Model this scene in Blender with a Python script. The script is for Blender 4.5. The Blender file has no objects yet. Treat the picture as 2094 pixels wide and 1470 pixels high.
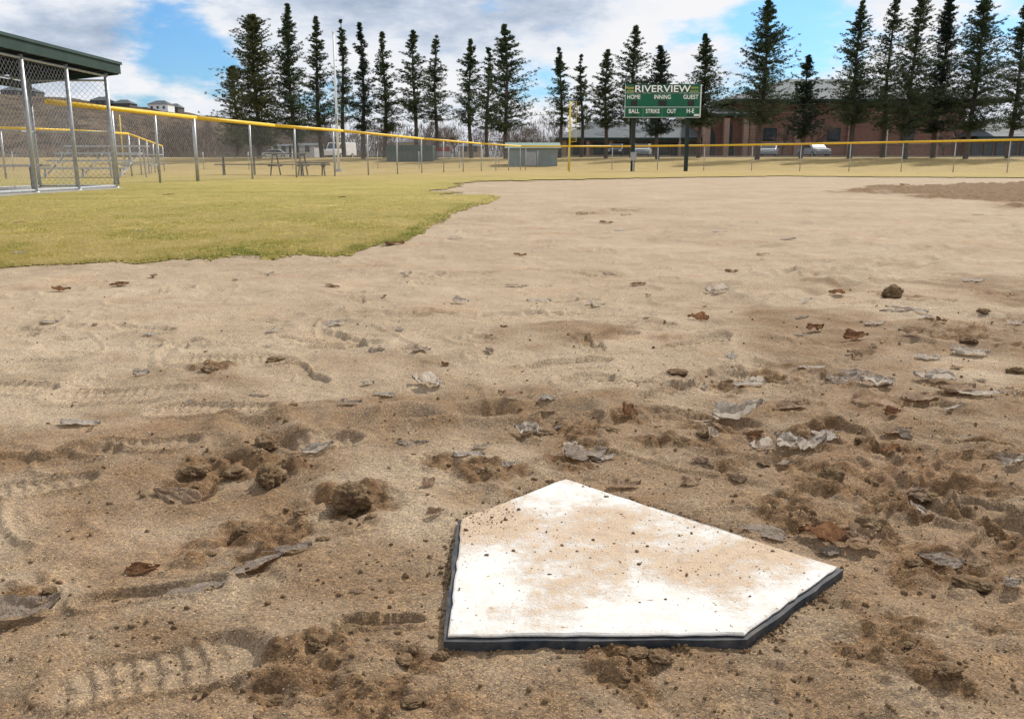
import bpy, math, random
import numpy as np
from mathutils import Vector, Matrix, noise as mnoise
random.seed(7); rng=np.random.default_rng(7)
scene=bpy.context.scene
COL=scene.collection
# ------------------------------------------------------------ camera model
F=1800.; CH=.472; PIT=math.atan(400/F); CP,SP=math.cos(PIT),math.sin(PIT)
def ray(px,py):
    u=(px-1047)/F; v=(py-735)/F
    return (u, CP-v*SP, -SP-v*CP)
def G(px,py,z=0.):
    d=ray(px,py); t=(z-CH)/d[2]; return (d[0]*t,d[1]*t)
def at(px,py,Y):
    d=ray(px,py); t=Y/d[1]; return Vector((d[0]*t,Y,CH+d[2]*t))
def mpp(px,py):   # metres per photo pixel on the ground
    d=ray(px,py); return (-CH/d[2])/F
def sm(x,a,b):
    t=np.clip((x-a)/(b-a),0,1); return t*t*(3-2*t)
# ------------------------------------------------------------ numpy noise
_p=rng.permutation(512).astype(np.int64); _a=rng.uniform(0,2*math.pi,512); _gx=np.cos(_a); _gy=np.sin(_a)
def pn(x,y,seed=0):
    x=np.asarray(x,float)+seed*17.31; y=np.asarray(y,float)-seed*9.77
    xi=np.floor(x).astype(np.int64); yi=np.floor(y).astype(np.int64); fx=x-xi; fy=y-yi
    def g(ix,iy,dx,dy):
        h=_p[(_p[ix&511]+iy)&511]; return _gx[h]*dx+_gy[h]*dy
    u=fx*fx*fx*(fx*(fx*6-15)+10); v=fy*fy*fy*(fy*(fy*6-15)+10)
    a=g(xi,yi,fx,fy); b=g(xi+1,yi,fx-1,fy); c=g(xi,yi+1,fx,fy-1); d=g(xi+1,yi+1,fx-1,fy-1)
    return ((a+(b-a)*u)*(1-v)+(c+(d-c)*u)*v)*1.5
# ------------------------------------------------------------ materials
def newmat(name):
    m=bpy.data.materials.new(name); m.use_nodes=True
    nt=m.node_tree; b=nt.nodes['Principled BSDF']; return m,nt,b
def N(nt,t,**k):
    n=nt.nodes.new(t)
    for a,v in k.items(): setattr(n,a,v)
    return n
def L(nt,a,b): nt.links.new(a,b)
def noise_node(nt,vec,scale,detail=4,rough=.6):
    n=N(nt,'ShaderNodeTexNoise'); n.inputs['Scale'].default_value=scale; n.inputs['Detail'].default_value=detail; n.inputs['Roughness'].default_value=rough
    L(nt,vec,n.inputs['Vector']); return n.outputs['Fac']
def ramp(nt,fac,stops):
    r=N(nt,'ShaderNodeValToRGB'); e=r.color_ramp.elements
    while len(e)<len(stops): e.new(.5)
    for i,(p,c) in enumerate(stops):
        e[i].position=p; e[i].color=(c[0],c[1],c[2],1)
    L(nt,fac,r.inputs['Fac']); return r.outputs['Color']
def maprange(nt,val,a,b,c=0.,d=1.,smooth=True):
    m=N(nt,'ShaderNodeMapRange'); m.interpolation_type='SMOOTHSTEP' if smooth else 'LINEAR'
    L(nt,val,m.inputs['Value'])
    for k,v in zip(('From Min','From Max','To Min','To Max'),(a,b,c,d)): m.inputs[k].default_value=v
    return m.outputs['Result']
def mix(nt,f,a,b,mode='MIX'):
    m=N(nt,'ShaderNodeMix'); m.data_type='RGBA'; m.blend_type=mode
    for inp,v in ((m.inputs[0],f),(m.inputs[6],a),(m.inputs[7],b)):
        if isinstance(v,(int,float)): inp.default_value=v
        elif isinstance(v,tuple): inp.default_value=(v[0],v[1],v[2],1)
        else: L(nt,v,inp)
    return m.outputs[2]
def math_(nt,op,a,b=None,c=None):
    m=N(nt,'ShaderNodeMath',operation=op)
    for i,v in enumerate((a,b,c)):
        if v is None: continue
        if isinstance(v,(int,float)): m.inputs[i].default_value=v
        else: L(nt,v,m.inputs[i])
    return m.outputs[0]
def bump(nt,b,h,strength,dist):
    n=N(nt,'ShaderNodeBump'); n.inputs['Strength'].default_value=strength; n.inputs['Distance'].default_value=dist
    L(nt,h,n.inputs['Height']); L(nt,n.outputs['Normal'],b.inputs['Normal'])
def translucent(nt,b,col,fac):
    t=N(nt,'ShaderNodeBsdfTranslucent'); L(nt,col,t.inputs['Color'])
    mx=N(nt,'ShaderNodeMixShader'); mx.inputs[0].default_value=fac; L(nt,b.outputs[0],mx.inputs[1]); L(nt,t.outputs[0],mx.inputs[2])
    L(nt,mx.outputs[0],nt.nodes['Material Output'].inputs['Surface'])
def pm(name,c1,c2,scale=5,rough=.7,bmp=0,metal=0,spec=.3,detail=5):
    m,nt,b=newmat(name); tc=N(nt,'ShaderNodeTexCoord').outputs['Object']
    f=noise_node(nt,tc,scale,detail)
    L(nt,ramp(nt,f,[(.32,c1),(.68,c2)]),b.inputs['Base Color'])
    b.inputs['Roughness'].default_value=rough; b.inputs['Metallic'].default_value=metal; b.inputs['Specular IOR Level'].default_value=spec
    if bmp: bump(nt,b,f,.6,bmp)
    return m
# ------------------------------------------------------------ object helpers
ORG={}
def tag(o,label=None,cat=None,group=None,kind=None):
    if label: o['label']=label
    if cat: o['category']=cat
    if group: o['group']=group
    if kind: o['kind']=kind
    return o
def empty(name,loc,label,cat,group=None):
    o=bpy.data.objects.new(name,None); COL.objects.link(o); o.location=loc; o.empty_display_size=.2
    ORG[o.name]=Vector(loc); return tag(o,label,cat,group)
def link(name,me,parent=None,org=None):
    o=bpy.data.objects.new(name,me); COL.objects.link(o)
    if parent is not None:
        o.parent=parent; ORG[o.name]=ORG[parent.name]
    else: ORG[o.name]=Vector(org) if org else Vector((0,0,0)); o.location=ORG[o.name]
    return o
def npmesh(name,V,Fc,mat,smooth=False):
    V=np.ascontiguousarray(V,dtype=np.float32); Fc=np.ascontiguousarray(Fc,dtype=np.int32)
    me=bpy.data.meshes.new(name); n=len(Fc); k=Fc.shape[1]
    me.vertices.add(len(V)); me.vertices.foreach_set('co',V.ravel())
    me.loops.add(n*k); me.loops.foreach_set('vertex_index',Fc.ravel())
    me.polygons.add(n); me.polygons.foreach_set('loop_start',np.arange(0,n*k,k,dtype=np.int32))
    try: me.polygons.foreach_set('loop_total',np.full(n,k,dtype=np.int32))
    except Exception: pass
    me.update(calc_edges=True)
    if smooth: me.polygons.foreach_set('use_smooth',np.ones(n,dtype=bool))
    if mat: me.materials.append(mat)
    return me
def attr(me,name,data):
    a=me.attributes.new(name,'FLOAT','POINT'); a.data.foreach_set('value',np.ascontiguousarray(data,dtype=np.float32))
class MB:
    def __init__(s): s.v=[]; s.f=[]
    def add(s,vs,fs):
        n=len(s.v); s.v+= [tuple(v) for v in vs]; s.f+=[tuple(n+i for i in f) for f in fs]; return s
    def box(s,x0,x1,y0,y1,z0,z1):
        return s.add([(x0,y0,z0),(x1,y0,z0),(x1,y1,z0),(x0,y1,z0),(x0,y0,z1),(x1,y0,z1),(x1,y1,z1),(x0,y1,z1)],
          [(0,3,2,1),(4,5,6,7),(0,1,5,4),(1,2,6,5),(2,3,7,6),(3,0,4,7)])
    def obox(s,c,sx,sy,sz,rz=0):
        cs,sn=math.cos(rz),math.sin(rz); vs=[]
        for z in (-sz/2,sz/2):
            for x,y in ((-sx/2,-sy/2),(sx/2,-sy/2),(sx/2,sy/2),(-sx/2,sy/2)):
                vs.append((c[0]+x*cs-y*sn,c[1]+x*sn+y*cs,c[2]+z))
        return s.add(vs,[(0,3,2,1),(4,5,6,7),(0,1,5,4),(1,2,6,5),(2,3,7,6),(3,0,4,7)])
    def tube(s,p0,p1,r0,r1=None,n=8):
        r1=r0 if r1 is None else r1; p0=Vector(p0); p1=Vector(p1); d=(p1-p0)
        if d.length<1e-6: return s
        d.normalize(); a=d.orthogonal().normalized(); b=d.cross(a); vs=[]
        for p,r in ((p0,r0),(p1,r1)):
            for i in range(n):
                t=2*math.pi*i/n; vs.append(p+a*(r*math.cos(t))+b*(r*math.sin(t)))
        fs=[(i,(i+1)%n,n+(i+1)%n,n+i) for i in range(n)]+[tuple(range(n-1,-1,-1)),tuple(range(n,2*n))]
        return s.add(vs,fs)
    def extr(s,poly,f):   # poly in 2D, f(p,k)->3D for k=0,1
        n=len(poly); vs=[f(p,0) for p in poly]+[f(p,1) for p in poly]
        return s.add(vs,[tuple(range(n-1,-1,-1)),tuple(range(n,2*n))]+[(i,(i+1)%n,n+(i+1)%n,n+i) for i in range(n)])
    def hip(s,x0,x1,y0,y1,z0,z1,rx0,rx1,t=.3):
        ym=(y0+y1)/2
        s.add([(x0,y0,z0),(x1,y0,z0),(x1,y1,z0),(x0,y1,z0),(rx0,ym,z1),(rx1,ym,z1)],[(0,1,5,4),(1,2,5),(2,3,4,5),(3,0,4),(0,3,2,1)])
        return s
    def build(s,name,mat,parent=None,org=None,smooth=False,bevel=0):
        o0=ORG[parent.name] if parent is not None else (Vector(org) if org else Vector((0,0,0)))
        me=bpy.data.meshes.new(name); me.from_pydata([(v[0]-o0.x,v[1]-o0.y,v[2]-o0.z) for v in s.v],[],s.f); me.materials.append(mat)
        if smooth:
            me.polygons.foreach_set('use_smooth',[True]*len(me.polygons))
        me.update(); o=link(name,me,parent,org)
        if bevel:
            m=o.modifiers.new('bev','BEVEL'); m.width=bevel; m.segments=2; m.limit_method='ANGLE'
        return o
# ------------------------------------------------------------ home plate frame
YAW=-.0114
def plate(u,v):
    dx=u-.0557; dy=v+.8225
    return (dx*math.cos(YAW)+dy*math.sin(YAW), -dx*math.sin(YAW)+dy*math.cos(YAW))
PL=[plate(*p) for p in ((0,0),(.3048,0),(.4575,.1527),(.1527,.4575),(0,.3048))]
def poly_sd(x,y,poly):     # signed distance to convex ccw polygon (max of half planes)
    d=None
    for i in range(len(poly)):
        a=poly[i]; b=poly[(i+1)%len(poly)]; ex,ey=b[0]-a[0],b[1]-a[1]; l=math.hypot(ex,ey)
        k=((x-a[0])*ey-(y-a[1])*ex)/l; d=k if d is None else np.maximum(d,k)
    return d
def inpoly(x,y,poly):
    r=np.zeros(np.shape(x),bool); n=len(poly)
    for i in range(n):
        x1,y1=poly[i]; x2,y2=poly[(i+1)%n]
        if y1==y2: continue
        c=((y1>y)!=(y2>y)); r^= c & (x<(x2-x1)*(y-y1)/(y2-y1)+x1)
    return r
EDGE=[(-900,562),(0,548),(150,541),(330,534),(470,525),(560,528),(640,520),(720,518),(780,505),(850,475),(890,455),(940,425),(1000,403),(975,397),(930,398),(905,393),(960,373),(1100,370),(1300,366),(1600,361),(1750,363),(2094,365),(2600,366)]
LP=[(-900,3.2)]+[G(*p) for p in EDGE]+[(80,32),(900,32),(900,1200),(-900,1200)]
def lawn(x,y):
    k=np.clip(y*.03,.03,.4)
    nx=x+pn(x/(k*2.2),y/(k*2.2),3)*k*1.2+pn(x/.07,y/.1,5)*.05; ny=y+pn(x/(k*2),y/(k*3),4)*k*2+pn(x/.06,y/.12,6)*.07
    return inpoly(nx,ny,LP)
def tz(x,y): return 1.1*sm(y,62,95)
DIST=[(440,955,90,1),(560,950,80,.8),(700,1030,90,1),(520,1090,110,.8),(430,750,60,.6),(640,1310,110,1),(790,1390,150,.8),(540,1400,120,.7),(1290,1315,90,1),
(1250,885,120,1),(1130,880,80,.8),(1430,880,100,.9),(1640,760,120,.6),(1700,970,120,.9),(1860,1000,130,1),(1790,1050,90,1),(1960,1170,120,1),(1760,1335,60,.7),(1940,1370,80,.8),(1730,1445,80,.8),(1980,680,110,.7),
(2040,900,120,.8),(1450,780,100,.6),(1830,605,60,.7),(380,1110,70,.6),(1000,960,90,.7),(1550,930,120,.7),(1750,900,150,.7),(1950,1000,130,.8),(1200,930,90,.6),(900,940,80,.5),(1060,1010,60,.5),(60,1190,80,.6),(1270,430,70,.4),(1190,435,60,.5),(1400,700,70,.5),(1230,560,50,.4),(850,640,60,.4),(1380,1380,200,.35),(2060,1080,90,.8),(600,1060,90,.8),(1600,1010,120,.7),(820,1330,60,.6),(930,1390,120,.5),(740,640,50,.3),(2050,600,70,.5),(1560,1320,120,.5),(1850,1250,150,.5)]
DW=[(G(a,b)[0],G(a,b)[1],r*mpp(a,b),s) for a,b,r,s in DIST]
PR=[(330,1345,.45,.20,.10,1),(250,800,.1,.30,.13,1),(440,838,-.15,.28,.12,1),(80,985,.5,.16,.09,1),(480,735,.2,.28,.13,1),(20,795,0,.2,.12,1),(290,905,.1,.2,.09,1),(655,905,.2,.14,.08,1),(110,930,.4,.22,.1,0),(780,1250,.2,.09,.035,0),(1480,760,.9,.2,.09,0),(850,640,.4,.25,.1,0),(1040,640,.2,.25,.1,0),(930,560,.1,.3,.11,0),(1050,580,.1,.3,.1,0),(1240,690,.8,.25,.1,0),(1420,700,.7,.25,.1,0),(700,700,.3,.25,.1,0),(1160,740,.1,.22,.08,0),(310,1190,.3,.16,.06,0)]
PW=[(G(a,b)[0],G(a,b)[1],an,l,w,t) for a,b,an,l,w,t in PR]
for i in range(190):
    Y=.9*math.exp(random.random()*2.9); X=(random.random()-.45)*1.3*Y
    if abs(X-.15)<.35 and abs(Y-1.05)<.35: continue
    if X<-.2 and Y<2.: continue
    PW.append((X,Y,random.random()*3.1,random.uniform(.07,.26)*(1 if Y<6 else 1.6),random.uniform(.05,.1)*(1 if Y<6 else 1.8),0))
GR=[[(2300,425),(2094,462),(1900,505),(1700,548),(1540,600)],[(2300,445),(2094,485),(1920,530),(1740,572),(1600,622)],[(2300,400),(1980,452),(1760,490),(1560,505)],[(1180,835),(1000,838),(850,850),(740,865)],[(1500,585),(1620,560),(1760,556)],[(620,930),(560,905),(520,870)]]
GW=[[G(*p) for p in l] for l in GR]
MC=(11.7,13.0)
def mound(x,y):
    r=np.hypot(x-MC[0],(y-MC[1])/1.4)+pn(x/1.1,y/1.6,21)*1.1+pn(x/.3,y/.5,22)*.4
    return sm(r,6.3,5.5)*sm(r,1.5,2.6), sm(r,6.7,5.5)
def height(x,y,full=False):
    x=np.asarray(x,float); y=np.asarray(y,float)
    D=np.zeros_like(x); S=np.zeros_like(x)
    for cx,cy,r,s in DW:
        ry=r*1.0+.03; m=(np.abs(x-cx)<3.2*r)&(np.abs(y-cy)<3.2*ry)
        if m.any():
            q=((x[m]-cx)/r)**2+((y[m]-cy)/ry)**2
            D[m]=np.maximum(D[m],s*np.exp(-q)); S[m]=np.maximum(S[m],s*np.exp(-q*.35))
    D=np.clip(D*(1.1+1.7*pn(x/.1,y/.1,31)+.9*pn(x/.035,y/.035,32)),0,1)*sm(y,13,9)
    h=-.018+.013*sm(y,.95,1.3)+.004*sm(y,3,8)
    nf=sm(y,30,6); n2=sm(y,18,5)
    h=h+nf*.011*pn(x/.55,y/.6,1)+nf*.008*pn(x/.22,y/.28,2)
    low=h.copy()
    h=h+n2*(.0045*pn(x/.1,y/.12,3)+.0025*pn(x/.045,y/.05,4))
    rd=1-np.abs(pn(x/.3+.8*pn(x/.4,y/.4,18),y/.35,17)); h=h+n2*.007*np.clip(rd-.9,0,1)*10*sm(pn(x/.8,y/1.2,19),0,.4)*sm(y,1.2,2.)
    rd=1-np.abs(pn(x/.21+.9*pn(x/.3,y/.3,28),y/.17+.7*pn(x/.25,y/.25,29),27)); h=h+n2*.007*np.clip(rd-.86,0,1)*7*sm(pn(x/.5,y/.6,26),-.1,.35)
    n3=sm(y,4.,2.)
    h=h+n3*(.0014*pn(x/.021,y/.021,5)+.0009*pn(x/.011,y/.011,6))
    rg=np.abs(pn(x/.065,y/.065,9))
    h=h+D*(.017*rg+.010*pn(x/.03,y/.03,10)+.0055*pn(x/.014,y/.014,11)+.009*pn(x/.11,y/.11,12)-.004)
    P_=np.zeros_like(x)
    for cx,cy,an,l,w,t in PW:
        R=max(l,w)*.9; m=(np.abs(x-cx)<R)&(np.abs(y-cy)<R)
        if not m.any(): continue
        a=(x[m]-cx)*math.cos(an)+(y[m]-cy)*math.sin(an); b=-(x[m]-cx)*math.sin(an)+(y[m]-cy)*math.cos(an)
        e=np.sqrt((a/(l/2))**2+(b/(w/2*(1-.25*np.cos(a/l*6))))**2)+(.07 if t else .14)*pn(x[m]/.05,y[m]/.05,13)+(0 if t else .35*pn(x[m]/.09,y[m]/.09,23))
        ins=sm(e,1.02,.9)
        dep=.006 if t else .008
        dh=-dep*ins+(.0055 if t else .005)*np.exp(-((e-1.1)/.1)**2)
        if t:
            h[m]=h[m]*(1-.75*ins)+low[m]*.75*ins; P_[m]=np.maximum(P_[m],ins)
            dh=dh+ins*.0042*sm(np.sin(a*2*math.pi/.021+2.5*np.abs(b)/w+1.2*pn(x[m]/.06,y[m]/.06,33)),-.3,.5)*sm(pn(x[m]/.09,y[m]/.09,14),-.4,.1)*(np.abs(b)>w*.04)
        h[m]+=dh
    for pl in GW:
        for k in range(len(pl)-1):
            a=pl[k]; b=pl[k+1]; ex,ey=b[0]-a[0],b[1]-a[1]; L2=ex*ex+ey*ey
            m=(x>min(a[0],b[0])-.3)&(x<max(a[0],b[0])+.3)&(y>min(a[1],b[1])-.3)&(y<max(a[1],b[1])+.3)
            if not m.any(): continue
            tt=np.clip(((x[m]-a[0])*ex+(y[m]-a[1])*ey)/L2,0,1); wv_=.02+.008*np.sqrt(y[m])
            d=np.hypot(x[m]-a[0]-ex*tt,y[m]-a[1]-ey*tt)+.02*pn(x[m]/.2,y[m]/.2,24)
            h[m]+=-.011*np.exp(-(d/wv_)**2)+.010*np.exp(-((d-2*wv_)/(wv_*.8))**2)
    pm_,pa=mound(x,y)
    h=h+pm_*(.0+.05*np.abs(pn(x/.35,y/.4,15))+.035*pn(x/.15,y/.2,16))+pa*.015
    sd=poly_sd(x,y,PL); lim=-.0145+.0125*sm(y-.35*x,1.02,1.12)+.012*sm(x,.22,.26)*sm(x,.34,.3)*sm(y,.85,.8)+.006*sm(pn(x/.05,y/.05,47),.0,.4)
    k=sm(sd,.05,.008); h=h*(1-k)+np.minimum(h,lim)*k
    k=sm(sd,.004,-.006); h=h*(1-k)+(-.032)*k
    h=h+tz(x,y)
    if full:
        wet=np.maximum(np.clip(D*1.15,0,1),S*.55*(1+.8*pn(x/.12,y/.12,46)))
        nb=sm((y-(2.05+.68*x))/1.1+1.3*pn(x/.5,y/.5,41)+.6*pn(x/.13,y/.13,42),.95,-.7)*.72
        lo=np.clip(.6+.5*pn(x/.09,y/.09,43),0,1)
        st=sm(pn(x/.5,y/.3,44)+.5*pn(x/.12,y/.12,45),.35,.8)*.3*sm(y,12,6)
        wet=np.maximum(wet,nb*(.6+.5*lo)); wet=np.maximum(wet,st); wet=np.maximum(wet,pm_*1.1+pa*.35*(pm_<.1)); wet=wet*(1-.3*P_)
        return h,wet
    return h
def H1(x,y): return float(height(np.array([x]),np.array([y]))[0])
# ------------------------------------------------------------ ground material
def dirt_mat():
    m,nt,b=newmat('infield_dirt'); tc=N(nt,'ShaderNodeTexCoord').outputs['Object']
    w=N(nt,'ShaderNodeAttribute',attribute_name='wet').outputs['Fac']
    n1=noise_node(nt,tc,1.1,6,.6); n2=noise_node(nt,tc,22,6,.7); n3=noise_node(nt,tc,190,4,.7); n4=noise_node(nt,tc,5.5,7,.7)
    dry=ramp(nt,n1,[(.3,(.32,.245,.17)),(.55,(.375,.297,.212)),(.75,(.42,.342,.252))])
    wetc=ramp(nt,n2,[(.3,(.10,.057,.029)),(.5,(.172,.106,.057)),(.72,(.255,.17,.098))])
    wf=math_(nt,'ADD',w,math_(nt,'MULTIPLY',math_(nt,'SUBTRACT',n2,.5),.5)); wf=math_(nt,'ADD',wf,math_(nt,'MULTIPLY',math_(nt,'SUBTRACT',n4,.5),.6)); wf=maprange(nt,wf,.0,1.)
    c=mix(nt,wf,dry,wetc)
    vo=N(nt,'ShaderNodeTexVoronoi'); vo.inputs['Scale'].default_value=560; L(nt,tc,vo.inputs['Vector'])
    sp=N(nt,'ShaderNodeSeparateColor'); L(nt,vo.outputs['Color'],sp.inputs[0])
    grain=ramp(nt,sp.outputs[0],[(0,(.5,.48,.46)),(.45,(.93,.93,.93)),(.8,(1.2,1.18,1.12)),(1,(2.0,1.9,1.55))])
    c=mix(nt,.75,c,grain,'MULTIPLY')
    c=mix(nt,.65,c,ramp(nt,n3,[(.3,(.64,.62,.60)),(.7,(1.32,1.32,1.32))]),'MULTIPLY')
    c=mix(nt,.9,c,ramp(nt,n4,[(.3,(.84,.82,.80)),(.7,(1.12,1.12,1.12))]),'MULTIPLY')
    r=noise_node(nt,tc,2.3,3); c=mix(nt,maprange(nt,r,.5,.75,0,.45),c,mix(nt,1.,c,(1.1,.92,.8),'MULTIPLY'))
    L(nt,c,b.inputs['Base Color']); b.inputs['Roughness'].default_value=.95; b.inputs['Specular IOR Level'].default_value=.12
    hh=math_(nt,'ADD',math_(nt,'MULTIPLY',vo.outputs['Distance'],-.35),math_(nt,'ADD',n3,math_(nt,'MULTIPLY',n2,2.)))
    bump(nt,b,hh,.85,.0026)
    return m
M={}
M['dirt']=dirt_mat()
def clod_mat():
    m,nt,b=newmat('clod_soil'); g=N(nt,'ShaderNodeNewGeometry').outputs['Position']
    n2=noise_node(nt,g,40,6,.7); n3=noise_node(nt,g,260,4,.7)
    c=ramp(nt,n2,[(.3,(.135,.082,.044)),(.5,(.215,.14,.078)),(.7,(.32,.23,.14))])
    c=mix(nt,.8,c,ramp(nt,n3,[(.3,(.6,.6,.6)),(.7,(1.35,1.35,1.3))]),'MULTIPLY')
    L(nt,c,b.inputs['Base Color']); b.inputs['Roughness'].default_value=.95; b.inputs['Specular IOR Level'].default_value=.12
    bump(nt,b,math_(nt,'ADD',n3,n2),1.,.005); return m
M['clod']=clod_mat()
def lawn_mat():
    m,nt,b=newmat('dormant_lawn'); tc=N(nt,'ShaderNodeTexCoord').outputs['Object']
    sx=N(nt,'ShaderNodeSeparateXYZ'); L(nt,tc,sx.inputs[0])
    n1=noise_node(nt,tc,.55,6,.65); n2=noise_node(nt,tc,7,6,.7); n3=noise_node(nt,tc,60,4,.7)
    near=ramp(nt,n1,[(.3,(.26,.225,.06)),(.5,(.345,.28,.085)),(.7,(.43,.335,.125))])
    far=ramp(nt,n1,[(.3,(.31,.225,.09)),(.5,(.40,.29,.125)),(.7,(.46,.34,.165))])
    c=mix(nt,maprange(nt,sx.outputs[1],14,48),near,far)
    c=mix(nt,.9,c,ramp(nt,n2,[(.3,(.62,.68,.6)),(.7,(1.22,1.18,1.18))]),'MULTIPLY')
    c=mix(nt,.6,c,ramp(nt,n3,[(.3,(.55,.55,.55)),(.7,(1.35,1.35,1.3))]),'MULTIPLY')
    L(nt,c,b.inputs['Base Color']); b.inputs['Roughness'].default_value=.95; b.inputs['Specular IOR Level'].default_value=.1
    bump(nt,b,math_(nt,'ADD',n3,n2),.7,.015); return m
M['lawn']=lawn_mat()
# ------------------------------------------------------------ ground sheet
rows=[-25,-12,-6,-3,-1.5,-.8,-.4,-.2,-.05,.05,.15,.22,.29,.34,.38,.41,.44]
y=.46
while y<60:
    rows.append(y); y+=.003*max(y,.62)**1.5
while y<1300: rows.append(y); y*=1.035
rows=np.array(rows); NR=len(rows); NC=1101
t=np.linspace(-1,1,NC); s=np.sign(t)*(.62*np.abs(t)+.38*np.abs(t)**2.2)
wd=1.35+.72*np.maximum(rows,0)+np.maximum(-rows,0)*2
X=s[None,:]*wd[:,None]; Yg=np.repeat(rows[:,None],NC,1)
hz,wet=height(X.ravel(),Yg.ravel(),True)
lw=lawn(X.ravel(),Yg.ravel())&(Yg.ravel()>2)
i=np.arange(NR-1)[:,None]*NC+np.arange(NC-1)[None,:]; Fq=np.stack([i,i+1,i+NC+1,i+NC],-1).reshape(-1,4)
V=np.stack([X.ravel(),Yg.ravel(),hz],1)
me=npmesh('ground',V,Fq,M['dirt'],True); attr(me,'wet',wet)
tag(link('ground',me),kind='structure')
fl=lw[Fq].mean(1)>.5; Fl=Fq[fl]; used,inv=np.unique(Fl.ravel(),return_inverse=True)
V2=V[used].copy(); V2[:,2]+=.005+.02*sm(V2[:,1],6,30)
tag(link('lawn',npmesh('lawn',V2,inv.reshape(-1,4),M['lawn'],True)),kind='structure')
# ------------------------------------------------------------ grass blades
def blade_mat():
    m,nt,b=newmat('grass_blades'); g=N(nt,'ShaderNodeAttribute',attribute_name='gr').outputs['Fac']
    c=ramp(nt,g,[(0,(.54,.43,.21)),(.35,(.44,.355,.115)),(.6,(.30,.28,.075)),(1,(.12,.17,.035))])
    L(nt,c,b.inputs['Base Color']); b.inputs['Roughness'].default_value=.8; b.inputs['Specular IOR Level'].default_value=.15
    translucent(nt,b,c,.4); return m
n=230000
px=rng.uniform(-350,1015,n); py=368+ (560-368)*rng.random(n)**.75
d0=(px-1047)/F; v=(py-735)/F; dy=CP-v*SP; dz=-SP-v*CP; tt=-CH/dz; gx=d0*tt; gy=dy*tt
m=lawn(gx,gy-.03)|(lawn(gx,gy+.07)&(rng.random(n)<.15)); gx,gy=gx[m],gy[m]; n=len(gx)
edge=~(lawn(gx,gy-.06-.012*gy)&lawn(gx+.05+.01*gy,gy-.02))
e=edge.astype(float)
hb=rng.uniform(.006,.018,n)*(1+1.1*e*rng.random(n)); wb=np.maximum(.0017,.0004*gy)
an=rng.uniform(0,2*math.pi,n); le=rng.uniform(.4,1.5,n)*hb; la=rng.uniform(0,2*math.pi,n)
z0=height(gx,gy)+.003
A=np.stack([gx-np.cos(an)*wb,gy-np.sin(an)*wb,z0],1); B=np.stack([gx+np.cos(an)*wb,gy+np.sin(an)*wb,z0],1); C=np.stack([gx+np.cos(la)*le,gy+np.sin(la)*le,z0+hb],1)
V3=np.stack([A,B,C],1).reshape(-1,3); me=npmesh('grass',V3,np.arange(3*n).reshape(-1,3),blade_mat())
gv=np.clip(.2+.5*pn(gx/.6,gy/.9,61)+.3*pn(gx/.15,gy/.3,62)+.16*rng.standard_normal(n)+e*rng.uniform(.0,.75,n),0,1); attr(me,'gr',np.repeat(gv,3))
tag(link('grass',me),'short dormant yellow-green grass blades covering the lawn beside the dirt','grass',kind='stuff')
# ------------------------------------------------------------ home plate
def plate_mat():
    m,nt,b=newmat('plate_rubber'); tc=N(nt,'ShaderNodeTexCoord').outputs['Object']
    n1=noise_node(nt,tc,9,9,.76); n2=noise_node(nt,tc,60,6,.75); n3=noise_node(nt,tc,330,4,.7)
    def blob(x,y,r0,r1):
        d=N(nt,'ShaderNodeVectorMath',operation='DISTANCE'); L(nt,tc,d.inputs[0]); d.inputs[1].default_value=(x,y,0)
        return maprange(nt,d.outputs['Value'],r1,r0)
    q=[plate(.02,.30),plate(.2,.26),plate(.31,.17),plate(.13,.13),plate(.38,.18)]
    a=blob(*q[0],.02,.10); c_=blob(*q[1],.02,.17); d_=blob(*q[2],.02,.14); e_=blob(*q[3],.02,.11); g_=blob(*q[4],.02,.1)
    s=math_(nt,'ADD',math_(nt,'MULTIPLY',a,.48),math_(nt,'MULTIPLY',math_(nt,'MAXIMUM',math_(nt,'MAXIMUM',c_,g_),d_),.24)); s=math_(nt,'ADD',s,math_(nt,'MULTIPLY',e_,.14))
    mk=math_(nt,'ADD',math_(nt,'ADD',math_(nt,'MULTIPLY',n1,1.15),math_(nt,'MULTIPLY',n2,.55)),s)
    mk=maprange(nt,mk,.84,1.12)
    mk=math_(nt,'MULTIPLY',mk,maprange(nt,n3,.3,.62,.45,.95))
    dirt=ramp(nt,n2,[(.3,(.34,.195,.095)),(.55,(.53,.355,.20)),(.8,(.60,.44,.28))])
    white=ramp(nt,n2,[(.3,(.56,.53,.48)),(.6,(.68,.66,.62))])
    c=mix(nt,mk,white,dirt)
    film=noise_node(nt,tc,26,5,.7); c=mix(nt,maprange(nt,film,.45,.72,.0,.3),c,(.56,.42,.27))
    spk=noise_node(nt,tc,120,2,.5); c=mix(nt,maprange(nt,spk,.66,.74,0,.85),c,(.3,.175,.085))
    L(nt,c,b.inputs['Base Color']); b.inputs['Roughness'].default_value=.7; b.inputs['Specular IOR Level'].default_value=.2
    bump(nt,b,math_(nt,'ADD',n3,math_(nt,'MULTIPLY',mk,2.2)),.6,.0012)
    return m
M['plate']=plate_mat()
M['rubber']=pm('black_rubber',(.010,.017,.028),(.085,.08,.075),45,.7,.001)
def inset(poly,d):
    out=[]; n=len(poly)
    for i in range(n):
        p0,p1,p2=Vector(poly[i-1]),Vector(poly[i]),Vector(poly[(i+1)%n])
        e1=(p1-p0).normalized(); e2=(p2-p1).normalized(); n1=Vector((-e1.y,e1.x)); n2=Vector((-e2.y,e2.x))
        b=(n1+n2); b=b/b.length; out.append(tuple(p1+b*(d/max(.3,b.dot(n1)))))
    return out
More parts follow.
